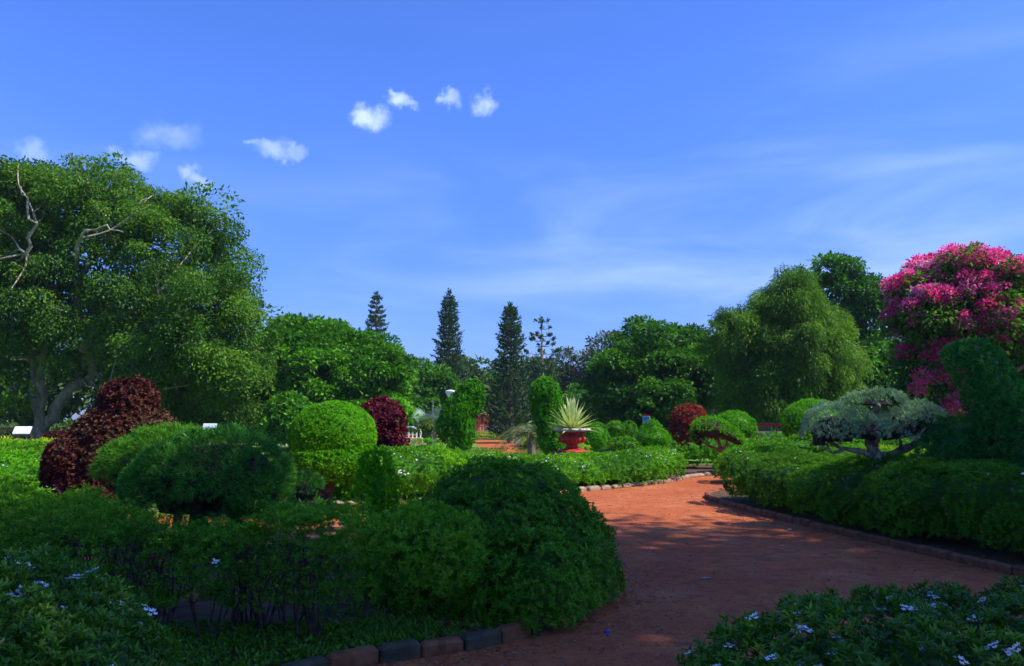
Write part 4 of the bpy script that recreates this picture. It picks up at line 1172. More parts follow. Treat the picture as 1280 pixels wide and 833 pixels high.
# right-of-urn domes
topiary('dome_shrub', 'small smooth lime dome bush touching the right side of the urn', 'shrub', (X(745, 30), 30, 0), [S(744, 546, 30, 13, 17), S(748, 550, 30, 12, 12)], L_lime, 211, 420, 7, .05, .02, bump=(.01, 1), core=.03)
topiary('dome_shrub', 'small flat-topped parasol bush left of the pointed lime cone', 'shrub', (X(769, 31), 31, 0), [S(768, 536, 31, 10, 7), S(774, 541, 31, 6, 5)], L_hedge_far, 212, 350, 7, .06, .022, bump=(.015, 1),
        trunk=[([(X(763, 31), 31, 0), pt(762, 543, 31)], .06, .05), ([(X(774, 31), 31, 0), pt(774, 545, 31)], .05, .04)])
topiary('dome_shrub', 'small dark-faced round bush immediately left of the pointed lime cone', 'shrub', (X(785, 30), 30, 0), [S(785, 538, 30, 8, 10)], L_hedge_far, 213, 350, 7, .06, .022, bump=(.015, 1))
topiary('cone_shrub', 'pointed bright lime cone bush in front of the blue sign', 'shrub', (X(812, 28.5), 28.5, 0), [S(812, 549, 28.5, 21, 14, 20), S(812, 540, 28.5, 12, 12, 12), S(813, 534, 28.5, 7, 8, 7)], L_lime, 214, 420, 7, .055, .018, up=.9, spread=.7, depth=.04, bump=(.015, 1.2), core=.03, tscale=.6)
topiary('round_shrub', 'low brownish green bush left of the pointed lime cone', 'shrub', (X(778, 28), 28, 0), [S(778, 556, 28, 18, 8, 12)], L_hedge_far, 215, 300, 7, .07, .025)
topiary('red_shrub', 'round shrub with red new leaves, behind the hollow arched topiary', 'shrub', (X(857, 30), 30, 0), [S(858, 526, 30, 17, 15), S(855, 536, 30, 16, 16), S(864, 521, 30, 10, 10)], L_redshrub, 216, 200, 7, .11, .05, up=.8, spread=.8, depth=.10, bump=(.05, 1.2), jitter=.5)
# arched topiary with hollow
topiary('arched_topiary', 'green arched topiary with a dark hollow under its left side', 'topiary', (X(896, 24.5), 24.5, .05),
        [S(886, 537, 24.5, 24, 14, 22, 0, .12), S(903, 542, 24.5, 22, 10, 20, 0, .55), S(870, 545, 24.8, 10, 15, 10), S(915, 550, 24.5, 12, 8, 12, 0, .6)], L_lime, 217, 420, 7, .055, .018, core=.03, bump=(.02, 1.2), under=-.3,
        trunk=[([(X(896, 24.5), 24.5, .05), pt(896, 560, 24.5), pt(890, 545, 24.5)], .07, .05), ([pt(896, 562, 24.5), pt(904, 556, 24.4), pt(903, 545, 24.4)], .05, .035), ([pt(896, 563, 24.5), pt(880, 556, 24.4), pt(872, 548, 24.4)], .04, .02)], bark=M_redtwig)
topiary('dome_topiary', 'round green dome topiary behind the hollow arched one, with a red stem', 'topiary', (X(920, 27), 27, .05), [S(915, 532, 27, 22, 16, 20), S(928, 536, 27, 12, 14, 14)], L_lime, 218, 380, 7, .06, .02, core=.03, bump=(.02, 1.2),
        trunk=[([(X(924, 27), 27, .05), pt(922, 540, 27)], .10, .08)], bark=M_redtwig)
topiary('dome_topiary', 'bright lime dome topiary right of the lattice gate, left of the grey juniper', 'topiary', (X(1003, 21), 21, .05), [S(1002, 527, 21, 26, 19, 24), S(1000, 540, 21, 22, 14, 22), S(1012, 514, 21, 14, 9, 14), S(1025, 520, 21, 18, 12, 16)],
        L_lime, 219, 480, 7, .055, .02, core=.03, bump=(.025, 1.0), bump2=(.015, 3), trunk=[([(X(1003, 21), 21, .05), pt(1003, 545, 21)], .09, .08)])
topiary('dome_topiary', 'second lime dome peeping over the first, just left of the grey juniper top', 'topiary', (X(1018, 24), 24, .05), [S(1012, 512, 24, 22, 11, 20), S(1022, 525, 24, 20, 14, 18)], L_lime, 220, 420, 7, .06, .02, core=.03, bump=(.02, 1.0))
topiary('round_shrub', 'low leafy mound under the lime dome, right of the lattice gate', 'shrub', (X(1005, 17.5), 17.5, .05), [S(1000, 560, 17.5, 36, 11, 20)], L_hedge_far, 221, 280, 8, .06, .02, tscale=.6)


# grey juniper bonsai
def grey_juniper():
    Y = 12.8
    t = topiary('grey_juniper', 'silver-grey cloud-pruned juniper with twisted bare branches beneath, right of the path', 'topiary', (X(1092, Y), Y, .05),
                [S(1090, 506, Y, 32, 14, 26), S(1036, 541, Y, 33, 29, 30), S(1070, 541, Y, 30, 24, 30, 0, .1), S(1145, 531, Y, 26, 24, 24, 0, -.3), S(1116, 540, Y, 30, 23, 28, 0, -.2), S(1018, 549, Y, 15, 22, 22)],
                L_grey, 222, 1000, 7, .065, .009, up=.55, spread=.7, core=.06, depth=.04, jitter=.4, bump=(.035, 1.6), bump2=(.02, 4), zmin=-.62, billow=(.05, 1.7), under=-.02,
                trunk=[([(X(1092, Y), Y, 0), pt(1090, 582, Y), pt(1086, 565, Y), pt(1080, 550, Y)], .13, .07), ([pt(1091, 574, Y), pt(1110, 567, Y), pt(1135, 556, Y), pt(1155, 542, Y)], .09, .035), ([pt(1090, 574, Y), pt(1070, 565, Y), pt(1045, 560, Y), pt(1024, 548, Y)], .055, .02),
                       ([pt(1050, 561, Y), pt(1035, 566, Y - .1), pt(1022, 557, Y - .1)], .025, .012), ([pt(1086, 560, Y), pt(1093, 545, Y - .35), pt(1088, 538, Y - .5), pt(1095, 530, Y - .5)], .035, .015),
                       ([pt(1130, 558, Y), pt(1142, 545, Y - .3), pt(1150, 535, Y - .4)], .04, .012), ([pt(1120, 563, Y), pt(1118, 550, Y - .4), pt(1122, 545, Y - .4)], .03, .012), ([pt(1088, 560, Y), pt(1084, 530, Y), pt(1094, 510, Y - .3), pt(1088, 503, Y - .4)], .05, .02)], bark=M_bark)
    return t


grey_juniper()
# dark cypress topiary at the right edge
Yc = 12.
topiary('cypress_topiary', 'tall dark green hooked cypress topiary at the right edge, in front of the pink tree', 'topiary', (X(1262, Yc), Yc, .05),
        [S(1212, 451, Yc, 26, 20, 24), S(1226, 468, Yc, 27, 30, 26), S(1240, 498, Yc, 31, 40, 28), S(1256, 535, Yc, 36, 48, 34), S(1276, 575, Yc, 42, 56, 38), S(1282, 615, Yc, 42, 50, 38), S(1196, 447, Yc, 13, 9, 12)],
        L_darkcyp, 223, 1000, 7, .060, .014, up=.2, spread=.8, core=.06, depth=.05, jitter=.4, bump=(.04, 1.3), bump2=(.02, 4), near=facing(.1),
        trunk=[([(X(1262, Yc), Yc, 0), pt(1262, 600, Yc)], .10, .08)])
topiary('cypress_shrub', 'low spreading dark green conifer shrub at the foot of the hooked cypress', 'shrub', (X(1195, 12.4), 12.4, .05),
        [S(1190, 550, 12.4, 34, 26, 30), S(1165, 572, 12.4, 26, 22, 24), S(1215, 568, 12.4, 40, 30, 32), S(1180, 590, 12.4, 40, 26, 30), S(1245, 590, 12.2, 36, 18, 28)], L_darkcyp, 224, 1000, 7, .060, .012, up=.3, spread=.8, depth=.06, jitter=.5, bump=(.05, 1.3), near=facing(.1))

# small shrubs at the left
topiary('copper_shrub', 'low rounded dull copper shrub behind the tall copper topiary, beside the pale trunk', 'shrub', (X(78, 30), 30, 0), [S(76, 556, 30, 18, 14, 16), S(86, 552, 30, 14, 10, 14)], L_red, 225, 260, 7, .08, .04)
topiary('dome_shrub', 'small lime dome bush in front of the low copper shrub', 'shrub', (X(92, 26), 26, 0), [S(91, 560, 26, 11, 12)], L_lime, 226, 350, 7, .06, .02, bump=(.01, 1))
topiary('dome_shrub', 'small lime dome bush beside the little pale blue sign', 'shrub', (X(246, 26), 26, 0), [S(244, 546, 26, 14, 10)], L_lime, 227, 350, 7, .06, .02, bump=(.01, 1))
topiary('copper_shrub', 'low copper shrub showing between the copper topiary and the lime bush by the sign', 'shrub', (X(228, 28), 28, 0), [S(226, 548, 28, 16, 10)], L_red, 228, 260, 7, .08, .04)
topiary('dome_shrub', 'low flat olive bush in front of the fence and the red ball', 'shrub', (X(16, 27), 27, 0), [S(16, 567, 27, 13, 5)], L_yellow, 229, 300, 7, .07, .025)
topiary('leafy_shrub', 'fresh yellow-green leafy sapling right of the burgundy shrub top', 'shrub', (X(502, 36), 36, 0), [S(497, 512, 36, 11, 9), S(505, 520, 36, 9, 8), S(496, 524, 36, 8, 9)], L_lime, 230, 70, 6, .20, .11, depth=.2, core=.2, jitter=.6,
        trunk=[([(X(500, 36), 36, 0), pt(500, 520, 36)], .05, .04)])
topiary('leafy_shrub', 'dark undergrowth shrub at the foot of the wide rounded tree', 'shrub', (X(370, 38), 38, 0), [S(365, 520, 38, 22, 22, 18), S(352, 535, 38, 16, 14)], L_rain, 231, 60, 6, .26, .15, depth=.2, core=.25, jitter=.6)

# undergrowth masses in the beds and lawns
def pip(P, poly):
    x, y = P[:, 0], P[:, 1]; ins = np.zeros(len(P), bool); n = len(poly); j = n - 1
    for i in range(n):
        xi, yi = poly[i]; xj, yj = poly[j]
        c = ((yi > y) != (yj > y)) & (x < (xj - xi) * (y - yi) / (yj - yi + 1e-12) + xi); ins ^= c; j = i
    return ins


bed_poly = np.concatenate([lk, [(-12, -4)]])


def tufts(name, area, n, seed, L, W, mat, nl=5, z=.05, spread=.5, tint=None, poly=None):
    r = np.random.default_rng(seed); mb = MB()
    P = np.stack([r.uniform(area[0], area[1], n), r.uniform(area[2], area[3], n), np.full(n, z)], 1)
    d = pnoise(P, .25, seed); P = P[d > -.25]
    if poly is not None: P = P[pip(P, poly)]
    n = len(P)
    A = unit(np.array([0, 0, 1.0]) + r.normal(size=(n, 3)) * .15)
    rosettes(mb, P, A, r, nl, L, W, spread, None if tint is None else np.full(n, tint))
    return tag(mb.build(name, mat), kind='stuff')



def thicket(name, line, hz, dep, mat, seed, n, L, W):
    r = np.random.default_rng(seed); mb = MB(); line = np.array(line, float)
    d = np.concatenate([[0], np.cumsum(np.linalg.norm(np.diff(line, axis=0), axis=1))]); s_ = r.uniform(0, d[-1], n)
    x = np.interp(s_, d, line[:, 0]); y = np.interp(s_, d, line[:, 1]) + r.uniform(-dep, dep, n)
    h = hz * (.65 + .35 * pnoise(np.stack([x, y * 0, x * 0], 1), .09, seed) + .18 * pnoise(np.stack([x, y, x * 0], 1), .4, seed + 1))
    z = h * r.random(n) ** .6
    P = np.stack([x, y, np.maximum(z, .05)], 1); D = unit(r.normal(size=(n, 3)) + [0, -.2, .1])
    leaf_quads(mb, P, D, unit(np.cross(D, np.array([0, 0, 1.]) + r.normal(size=(n, 3)) * .5)), L * r.uniform(.6, 1.3, n), W * r.uniform(.7, 1.2, n), np.clip(.45 + .3 * pnoise(P, .35, seed + 2) + r.normal(size=n) * .12, 0, 1))
    return tag(mb.build(name, mat), kind='stuff')


thicket('undergrowth', [(-60, 52), (-28, 50), (-14, 54), (-9, 60)], 2.3, 1.6, L_far, 311, 42000, .30, .16)
thicket('undergrowth', [(6, 58), (14, 52), (30, 48), (55, 50)], 2.2, 1.6, L_far, 312, 42000, .30, .16)
thicket('undergrowth', [(-40, 96), (-12, 98), (12, 98), (40, 96)], 3.2, 2.0, L_grey_tree, 313, 26000, .5, .26)
tufts('grass', (-6.5, -1.8, 13.6, 17), 5200, 301, .06, .012, L_grass, z=.012)
tufts('grass', (-9, 4, 33, 46), 5200, 302, .12, .03, L_grass, z=0)
tufts('undergrowth', (-4.8, 1.0, 5.2, 11.2), 5200, 303, .055, .020, L_bush, nl=6, z=.06, spread=1.0, poly=np.array(bed_poly) - [.12, 0])
tufts('undergrowth', (-4.5, -.6, 4.2, 6.6), 4200, 304, .055, .020, L_bush, nl=6, z=.06, spread=1.0, poly=np.array(bed_poly) - [.14, 0])

# ------------------------------------------------------------------ urn and agave
def urn_and_agave():
    Y = 26.; m = M_(Y); x = X(714, Y); zb = Zh(566, Y); zr = Zh(537, Y)
    t = thing('garden_urn', 'large red painted urn with a grey rim on a stepped red foot, holding the agave', 'urn', (x, Y, 0))
    h = zr - zb
    mb = MB()
    mb.box((x, Y, (zb - .10) / 2), (.95, .95, zb - .10), .3, .5, 0, .02); mb.build('pedestal', M_rim, t)
    mb = MB(); mb.box((x, Y, zb - .045), (1.12, 1.12, .11), .3, .5, 0, .02)
    mb.lathe([(0, zb + .01), (.50, zb + .01), (.50, zb + .06), (.40, zb + .10), (.26, zb + .13), (.20, zb + .18), (.17, zb + .24), (.20, zb + .28), (.0, zb + .28)], (x, Y, 0), 32); mb.build('foot', M_urn, t)
    def rib(r, z, th): return r * (1 + .035 * np.cos(th * 18) * np.clip((z < zb + .58 * h + .02) * 1.0, 0, 1))
    mb = MB(); mb.lathe([(.17, zb + .27), (.30, zb + .30), (.41, zb + .36), (.455, zb + .44), (.44, zb + .50), (.385, zb + .545), (.37, zb + .56), (.40, zb + .60), (.43, zb + h - .10), (.46, zb + h - .03)], (x, Y, 0), 72, mod=rib)
    mb.build('bowl', M_urn, t)
    mb = MB(); mb.lathe([(.42, zr - .09), (.50, zr - .05), (.60, zr - .045), (.62, zr - .02), (.61, zr + .02), (.56, zr + .035), (.50, zr + .02), (.46, zr - .06), (0, zr - .06)], (x, Y, 0), 48)
    mb.build('rim', M_rim, t)
    g = thing('agave', 'spiky cream and yellow-green striped agave growing in the red urn', 'plant', (x, Y, zr - .05))
    r = np.random.default_rng(71); mb = MB(); N = 76
    for k in range(N):
        f = k / N; tl = R(4) + R(84) * f ** 1.35; az = k * 2.39996 + r.normal() * .15
        L = 1.16 * (1 - .25 * f) * r.uniform(.88, 1.05)
        rad = np.array([math.cos(az), math.sin(az), 0]); up = np.array([0, 0, 1.])
        D = rad * math.sin(tl) + up * math.cos(tl); s_ = np.array([-rad[1], rad[0], 0]); Nn = np.cross(s_, D)
        tt = np.linspace(0, 1, 7); wd = .066 * np.array([.75, 1, 1.05, .95, .72, .4, .02])
        c = np.array([x, Y, zr - .04]) + rad * .09 * f + D * (L * tt)[:, None] - up * (L * .16 * f * tt ** 2.2)[:, None]
        V = []
        for q, w_ in zip(c, wd): V += [q - s_ * w_ + Nn * -w_ * .35, q, q + s_ * w_ + Nn * -w_ * .35]
        F = []
        for j in range(6): F += [[j * 3, j * 3 + 1, j * 3 + 4, j * 3 + 3], [j * 3 + 1, j * 3 + 2, j * 3 + 5, j * 3 + 4]]
        tone = np.clip(.85 - .45 * f + r.normal() * .1, 0, 1)
        tn = [np.clip(tone * (.35 + .65 * min(1, (i // 2) / 2.5)), 0, 1) for i in range(12)]
        mb.add(V, np.array(F), np.array(tn), 0, False)
    mb.build('leaves', L_agave, g)


urn_and_agave()


# ------------------------------------------------------------------ palms
def fan_palm():
    Y = 44.; x = X(541, Y); t = thing('fan_palm', 'silvery fan palm behind the clipped hedges, left of the creeper arch', 'palm', (x, Y, 0)); r = np.random.default_rng(72)
    mb = MB(); st = MB(); c0 = np.array([x, Y, .9])
    st.tube([(x, Y, 0), (x, Y, 1.0)], [.30, .26], 9)
    for k in range(15):
        az = k * 2.4; tl = R(r.uniform(12, 72)); D = np.array([math.cos(az) * math.sin(tl), math.sin(az) * math.sin(tl), math.cos(tl)])
        pl = r.uniform(.6, 1.0); e = c0 + D * pl
        st.tube([c0, e], [.035, .02], 4)
        s_ = unit(np.cross(D, [0, 0, 1.0])); n = 30; a = np.linspace(-1.9, 1.9, n)
        DD = unit(D * np.cos(a)[:, None] + s_ * np.sin(a)[:, None] + np.cross(s_, D) * -.12)
        leaf_quads(mb, np.repeat(e[None], n, 0), DD, unit(np.cross(DD, np.cross(s_, D))), 1.0 * r.uniform(.85, 1.05, n), .10, np.clip(.5 + r.normal(size=n) * .2, 0, 1))
    mb.build('crown', L_palm_b, t); st.build('trunk', M_bark, t)
    Yp = 43.
    p = thing('garden_pole', 'thin pale pole standing in front of the silvery fan palm', 'pole', (X(542, Yp), Yp, 0)); mb = MB(); mb.tube([(X(542, Yp), Yp, 0), (X(542, Yp), Yp, Zh(500, Yp))], [.03, .025], 6); mb.lathe([(0, 0), (.1, 0), (.1, .06), (0, .06)], (X(542, Yp), Yp, 0), 10); mb.build('shaft', M_metal, p)


fan_palm()


def date_palm():
    Y = 33.; x = X(664, Y); t = thing('date_palm', 'young arching date palm between the yellow border hedge and the upright creeper column', 'palm', (x, Y, 0)); r = np.random.default_rng(73)
    mb = MB(); st = MB(); st.tube([(x, Y, 0), (x, Y, .5), (x, Y, .95)], [.15, .17, .12], 10)
    for k in range(34):
        az = k * 2.4; f = k / 34; el = R(82 - 70 * f + r.uniform(-6, 6)); L = r.uniform(1.25, 1.7)
        d = np.array([math.cos(az), math.sin(az), 0]); tt = np.linspace(0, 1, 9)
        c = np.array([x, Y, .95]) + d * (L * tt * (math.cos(el) * .8 + .35 * tt))[:, None] + np.array([0, 0, 1]) * (L * (math.sin(el) * tt - .75 * tt ** 2.3))[:, None]
        st.tube(c[::2], np.linspace(.022, .006, 5), 4, cap=False)
        n = 46; u = np.linspace(.12, 1, n); P = np.stack([np.interp(u, tt, c[:, i]) for i in range(3)], 1)
        T = unit(np.stack([np.interp(u, tt, np.gradient(c[:, i])) for i in range(3)], 1)); s_ = unit(np.cross(T, [0, 0, 1.0]))
        sg = np.where(np.arange(n) % 2, 1, -1)[:, None]
        D = unit(s_ * sg + T * .9 + np.array([0, 0, .25]) + r.normal(size=(n, 3)) * .08)
        leaf_quads(mb, P, D, unit(np.cross(D, [0, 0, 1.0])) * .4 + np.cross(D, T) * .6, .36 * (1 - .5 * np.abs(u - .4)), .035, np.clip(.5 + r.normal(size=n) * .2, 0, 1))
    mb.build('crown', L_palm_d, t); st.build('trunk', M_bark, t)


date_palm()

# ------------------------------------------------------------------ lamp, signs
Y = 36.; x = X(564, Y); t = thing('park_lamp', 'white cone-shaded park lamp rising behind the left creeper column', 'lamp', (x, Y, 0)); zt = Zh(488, Y)
mb = MB(); mb.tube([(x, Y, 0), (x, Y, zt - .42)], [.055, .04], 8); mb.lathe([(0, 0), (.14, 0), (.12, .2), (.06, .28)], (x, Y, 0), 12); mb.build('post', M_metal, t)
mb = MB(); mb.lathe([(.045, zt - .46), (.07, zt - .42), (.12, zt - .32), (.24, zt - .10), (.25, zt - .07), (0, zt - .05)], (x, Y, 0), 20); mb.build('lamp_shade', M_white, t)
mb = MB(); mb.lathe([(.26, zt - .07), (.27, zt - .05), (.2, zt - .01), (0, zt + .02)], (x, Y, 0), 20); mb.build('cap', M_white, t)


def sign(name, label, px, py, Y, wpx, hpx, tilt, face, legs=2, border=None, tilt_y=0.0, lines=4, rot=0.0, frame=M_metal):
    m = M_(Y); x, z = X(px, Y), Zh(py, Y); w_, h = wpx * m, hpx * m
    t = thing(name, label, 'sign', (x, Y, 0))
    mb = MB()
    if legs == 2:
        for s in (-1, 1): mb = MB(); mb.tube([(x + s * w_ * .25, Y + .05, 0), (x + s * w_ * .25, Y + .03, z)], [.02, .02], 6); mb.build('leg', frame, t)
    else:
        mb.tube([(x, Y + .05, 0), (x, Y + .03, z)], [.03, .03], 6); mb.build('post', frame, t)
    mb = MB(); mb.box((x, Y, z), (w_, .03, h), rot, .5, 0, .006, tilt); mb.build('board', border or M_white, t)
    ct, st = math.cos(tilt), math.sin(tilt)
    def P(u, v, d): return (x + u * w_ / 2 * math.cos(rot), Y - .018 * ct - d + (-v * h / 2 * st) + u * w_ / 2 * math.sin(rot), z + v * h / 2 * ct - .018 * st)
    mb = MB(); mb.add([P(-.9, -.85, 0.004), P(.9, -.85, 0.004), P(.9, .85, 0.004), P(-.9, .85, 0.004)], np.array([[0, 1, 2, 3]])); mb.build('face', face, t)
    return t


sign('notice_board', 'slanted pale notice board on two legs in front of the forked pale trunk', 36, 538, 30, 20, 11, R(-35), M_pblue, rot=.12)
sign('plant_sign', 'small pale blue sign showing above the dark green cushion tree', 267, 534, 27, 17, 9, R(-20), M_pblue, legs=1)
sign('plant_sign', 'small blue sign with a white edge and red top above the lime cone bush', 806, 525, 32, 9, 9, 0, M_blue, legs=1, rot=-.25)
mb = MB(); mb.box((X(806, 32), 31.98, Zh(519.6, 32)), (9 * M_(32), .05, .04), -.25, .5, 0, .005); mb.build('top_strip', M_red, bpy.data.objects['plant_sign.001'])

# red ball bin beside notice board
Yb = 29.; xb = X(33, Yb); t = thing('round_litter_bin', 'round bright red litter bin below the slanted notice board', 'litter bin', (xb, Yb, 0)); zb = Zh(561, Yb)
mb = MB(); mb.lathe([(0, zb - .19), (.09, zb - .18), (.16, zb - .10), (.185, zb), (.16, zb + .10), (.11, zb + .15), (.10, zb + .16), (.07, zb + .14)], (xb, Yb, 0), 24); mb.build('body', M_red, t)
mb = MB(); mb.tube([(xb, Yb, 0), (xb, Yb, zb - .15)], [.035, .03], 8); mb.lathe([(0, 0), (.15, 0), (.15, .03), (0, .03)], (xb, Yb, 0), 14); mb.build('stand', M_metal, t)


# ------------------------------------------------------------------ fences, gate, balustrade
def rail_fence(name, label, x0, x1, Y, zs, post_gap, hp, mat, pmat=None, cat='fence', rail=.06, extra=None):
    t = thing(name, label, cat, ((x0 + x1) / 2, Y, 0)); n = max(2, int(round((x1 - x0) / post_gap)) + 1)
    for k in range(n):
        x = x0 + (x1 - x0) * k / (n - 1); mb = MB(); mb.box((x, Y, hp / 2), (.09, .09, hp), 0, .5, 0, .01); mb.build('post', pmat or mat, t)
    for z, h in zs:
        mb = MB(); mb.box(((x0 + x1) / 2, Y - .065, z), (x1 - x0 + .1, .035, h), 0, .5, 0, .006); mb.build('rail', mat, t)
    return t


rail_fence('wooden_fence', 'dark wooden rail fence at the left picture edge under the great tree', X(-90, 34), X(46, 34), 34, [(Zh(536, 34), .10), (Zh(545, 34), .08), (Zh(556, 34), .08)], 1.9, Zh(533, 34), M_dark)
# lattice gate fence with red top
Yg = 36.; t = rail_fence('lattice_gate', 'low pale barred gate with a red top board, left of the lime dome', X(935, Yg), X(984, Yg), Yg, [(Zh(546, Yg), .05), (Zh(529.5, Yg), .04)], .9, Zh(528, Yg), M_metal, M_metal, 'gate')
mb = MB(); mb.box((X(959, Yg), Yg - .10, Zh(531.3, Yg)), (49 * M_(Yg), .03, .11), 0, .5, 0, .005); mb.build('top_board', M_red, t)
mb = MB()
for k in range(24): mb.box((X(935, Yg) + k * 49 * M_(Yg) / 23, Yg - .04, Zh(538, Yg)), (.018, .018, .62), 0, .5)
mb.build('bars', M_metal, t)
tb = thing('plaster_wall', 'low pale ochre wall seen through the bars of the lattice gate', 'wall', (X(962, 42), 42, 0)); mb = MB(); mb.box((X(962, 42), 42, .5), (3.4, .2, 1.0), 0, .5, 0, .02); mb.build('wall_body', solid('ochre plaster', [(.28, .30, .12), (.40, .38, .18), (.46, .42, .26)], 4), tb)
mb = MB(); mb.box((X(962, 42), 42, 1.03), (3.5, .3, .07), 0, .5, 0, .01); mb.build('coping', M_pink, tb)


def balustrade(label, x0, x1, Y, h, mat, base=M_pink):
    t = thing('balustrade', label, 'balustrade', ((x0 + x1) / 2, Y, 0))
    mb = MB(); mb.box(((x0 + x1) / 2, Y, h * .21), (x1 - x0, .34, h * .42), 0, .5, 0, .02); mb.build('plinth', base, t)
    mb = MB(); mb.box(((x0 + x1) / 2, Y, h - .05), (x1 - x0, .30, .10), 0, .5, 0, .02); mb.build('coping', mat, t)
    n = min(24, int((x1 - x0) / .26)); me = None
    for k in range(n):
        x = x0 + .15 + (x1 - x0 - .3) * k / (n - 1)
        if me is None:
            q = MB(); q.lathe([(.045, 0), (.05, .03), (.03, .06), (.07, .18), (.075, .26), (.035, .40), (.05, .46), (.05, .5)], (0, 0, 0), 8, mod=None)
            o = q.build('baluster', mat, t, base=(0, 0, 0)); me = o.data
        else: o = bpy.data.objects.new('baluster', me); sc.collection.objects.link(o); o.parent = t
        o.location = Vector((x, Y, h * .42)) - t.location; o.scale = (1, 1, (h * .58 - .1) / .5)


balustrade('white balustrade on a pinkish plinth behind the burgundy shrub, left of the round clipped bush', X(500, 52), X(530, 52), 52, Zh(533, 52), M_white)
balustrade('pale balustrade on a pinkish plinth between the lime cone bush and the red-leaved shrub', X(822, 44), X(852, 44), 44, Zh(534.5, 44), M_rim)


# ------------------------------------------------------------------ red pavilion and things beside it
def pavilion():
    Y = 84.; m = M_(Y); xc = X(601, Y); t = thing('garden_pavilion', 'small pavilion with red posts and a low tiled roof beyond the creeper arch', 'pavilion', (xc, Y, 0))
    w_ = 19 * m; zr = Zh(518.5, Y); zt = Zh(513, Y); zm = Zh(529, Y)
    mb = MB(); a = w_ / 2 * 1.05; b = w_ / 2 * .35
    V = [(xc - a, Y - 1, zr), (xc + a, Y - 1, zr), (xc + a, Y + 1, zr), (xc - a, Y + 1, zr), (xc - b, Y, zt), (xc + b, Y, zt), (xc - a, Y - 1, zr - .09), (xc + a, Y - 1, zr - .09), (xc + a, Y + 1, zr - .09), (xc - a, Y + 1, zr - .09)]
    mb.add(V, [[0, 1, 5, 4], [2, 3, 4, 5], [6, 7, 1, 0], [7, 8, 2, 1], [8, 9, 3, 2], [9, 6, 0, 3], [9, 8, 7, 6]]); mb.add(V, [[1, 2, 5], [3, 0, 4]]); mb.build('roof', M_roof, t)
    for sx in (-1, -.4, .3, 1):
        for sy in (-.85, .85):
            if abs(sx) < 1 and sy > 0: continue
            mb = MB(); mb.box((xc + sx * w_ / 2 * .93, Y + sy, zr / 2 - .04), (.12, .12, zr - .1), 0, .5, 0, .01); mb.build('post', M_red, t)
    mb = MB(); mb.box((xc, Y - .86, zm), (w_ * .92, .05, .10), 0, .5, 0, .01); mb.build('rail', M_red, t)
    mb = MB(); mb.box((xc, Y + .9, zr / 2), (w_ * .86, .06, zr - .2), 0, .5, 0, .01); mb.build('back_wall', M_pink, t)
    mb = MB(); mb.box((xc, Y, .06), (w_ * 1.1, 2.2, .12), 0, .5, 0, .02); mb.build('floor_slab', M_pink, t)
    balustrade('pinkish baluster fence standing before the red-posted pavilion', X(588, 80), X(611, 80), 80, Zh(533, 80), M_rim)


pavilion()
# green bench
Y = 79.; xb = X(624, Y); t = thing('garden_bench', 'pale green slatted bench right of the red-posted pavilion', 'bench', (xb, Y, 0))
mb = MB(); [mb.box((xb, Y + d, .46), (2.1, .10, .04), 0, .5, 0, .008) for d in (-.2, -.06, .08)]; mb.build('seat', M_green, t)
mb = MB(); [mb.box((xb, Y + .2, z), (2.1, .04, .10), 0, .5, 0, .008) for z in (.62, .78, .94)]; mb.build('backrest', M_green, t)
for s in (-1, 1):
    for d in (-.2, .18): mb = MB(); mb.box((xb + s * .9, Y + d, .23 if d < 0 else .48), (.07, .07, .44 if d < 0 else .96), 0, .5, 0, .008); mb.build('leg', M_green, t)
# white low shed / wall
Y = 92.; t = thing('park_shed', 'low white shed with a dark roof edge far behind the green bench', 'shed', (X(627, Y), Y, 0))
mb = MB(); mb.box((X(627, Y), Y, .55), (2.6, 1.2, 1.1), 0, .5, 0, .02); mb.build('wall', M_white, t); mb = MB(); mb.box((X(627, Y), Y, 1.17), (2.9, 1.5, .12), 0, .5, 0, .02); mb.build('roof', M_dark, t)
Y = 70.; t = thing('plaster_wall', 'low pinkish garden wall behind the little red planters', 'wall', (X(648, Y), Y, 0)); mb = MB(); mb.box((X(648, Y), Y, .42), (3.0, .25, .84), 0, .5, 0, .03); mb.build('wall_body', M_pink, t); mb = MB(); mb.box((X(648, Y), Y, .87), (3.1, .34, .06), 0, .5, 0, .02); mb.build('coping', M_rim, t)


def planter(label, px, py0, py1, Y):
    m = M_(Y); x = X(px, Y); z0, z1 = Zh(py1, Y), Zh(py0, Y); h = z1 - z0; t = thing('red_planter', label, 'planter', (x, Y, 0), 'little red pedestal planters by the far path')
    mb = MB(); mb.box((x, Y, (z0 + .02) / 2), (.26, .26, max(.05, z0 - .02)), 0, .5, 0, .015); mb.build('pedestal', M_rim, t)
    mb = MB(); mb.lathe([(0, z0), (.2, z0), (.2, z0 + .05), (.09, z0 + .12), (.07, z0 + .25 * h), (.2, z0 + .4 * h), (.23, z0 + .6 * h), (.20, z0 + .72 * h), (.30, z0 + .95 * h), (.31, z1), (.26, z1), (.2, z1 - .06), (0, z1 - .06)], (x, Y, 0), 20); mb.build('bowl', M_red, t)


planter('nearer red pedestal planter, at the corner of the yellow border hedge', 647, 536, 548, 50)
planter('farther red pedestal planter, left of the nearer one', 640.5, 534.5, 539, 66)

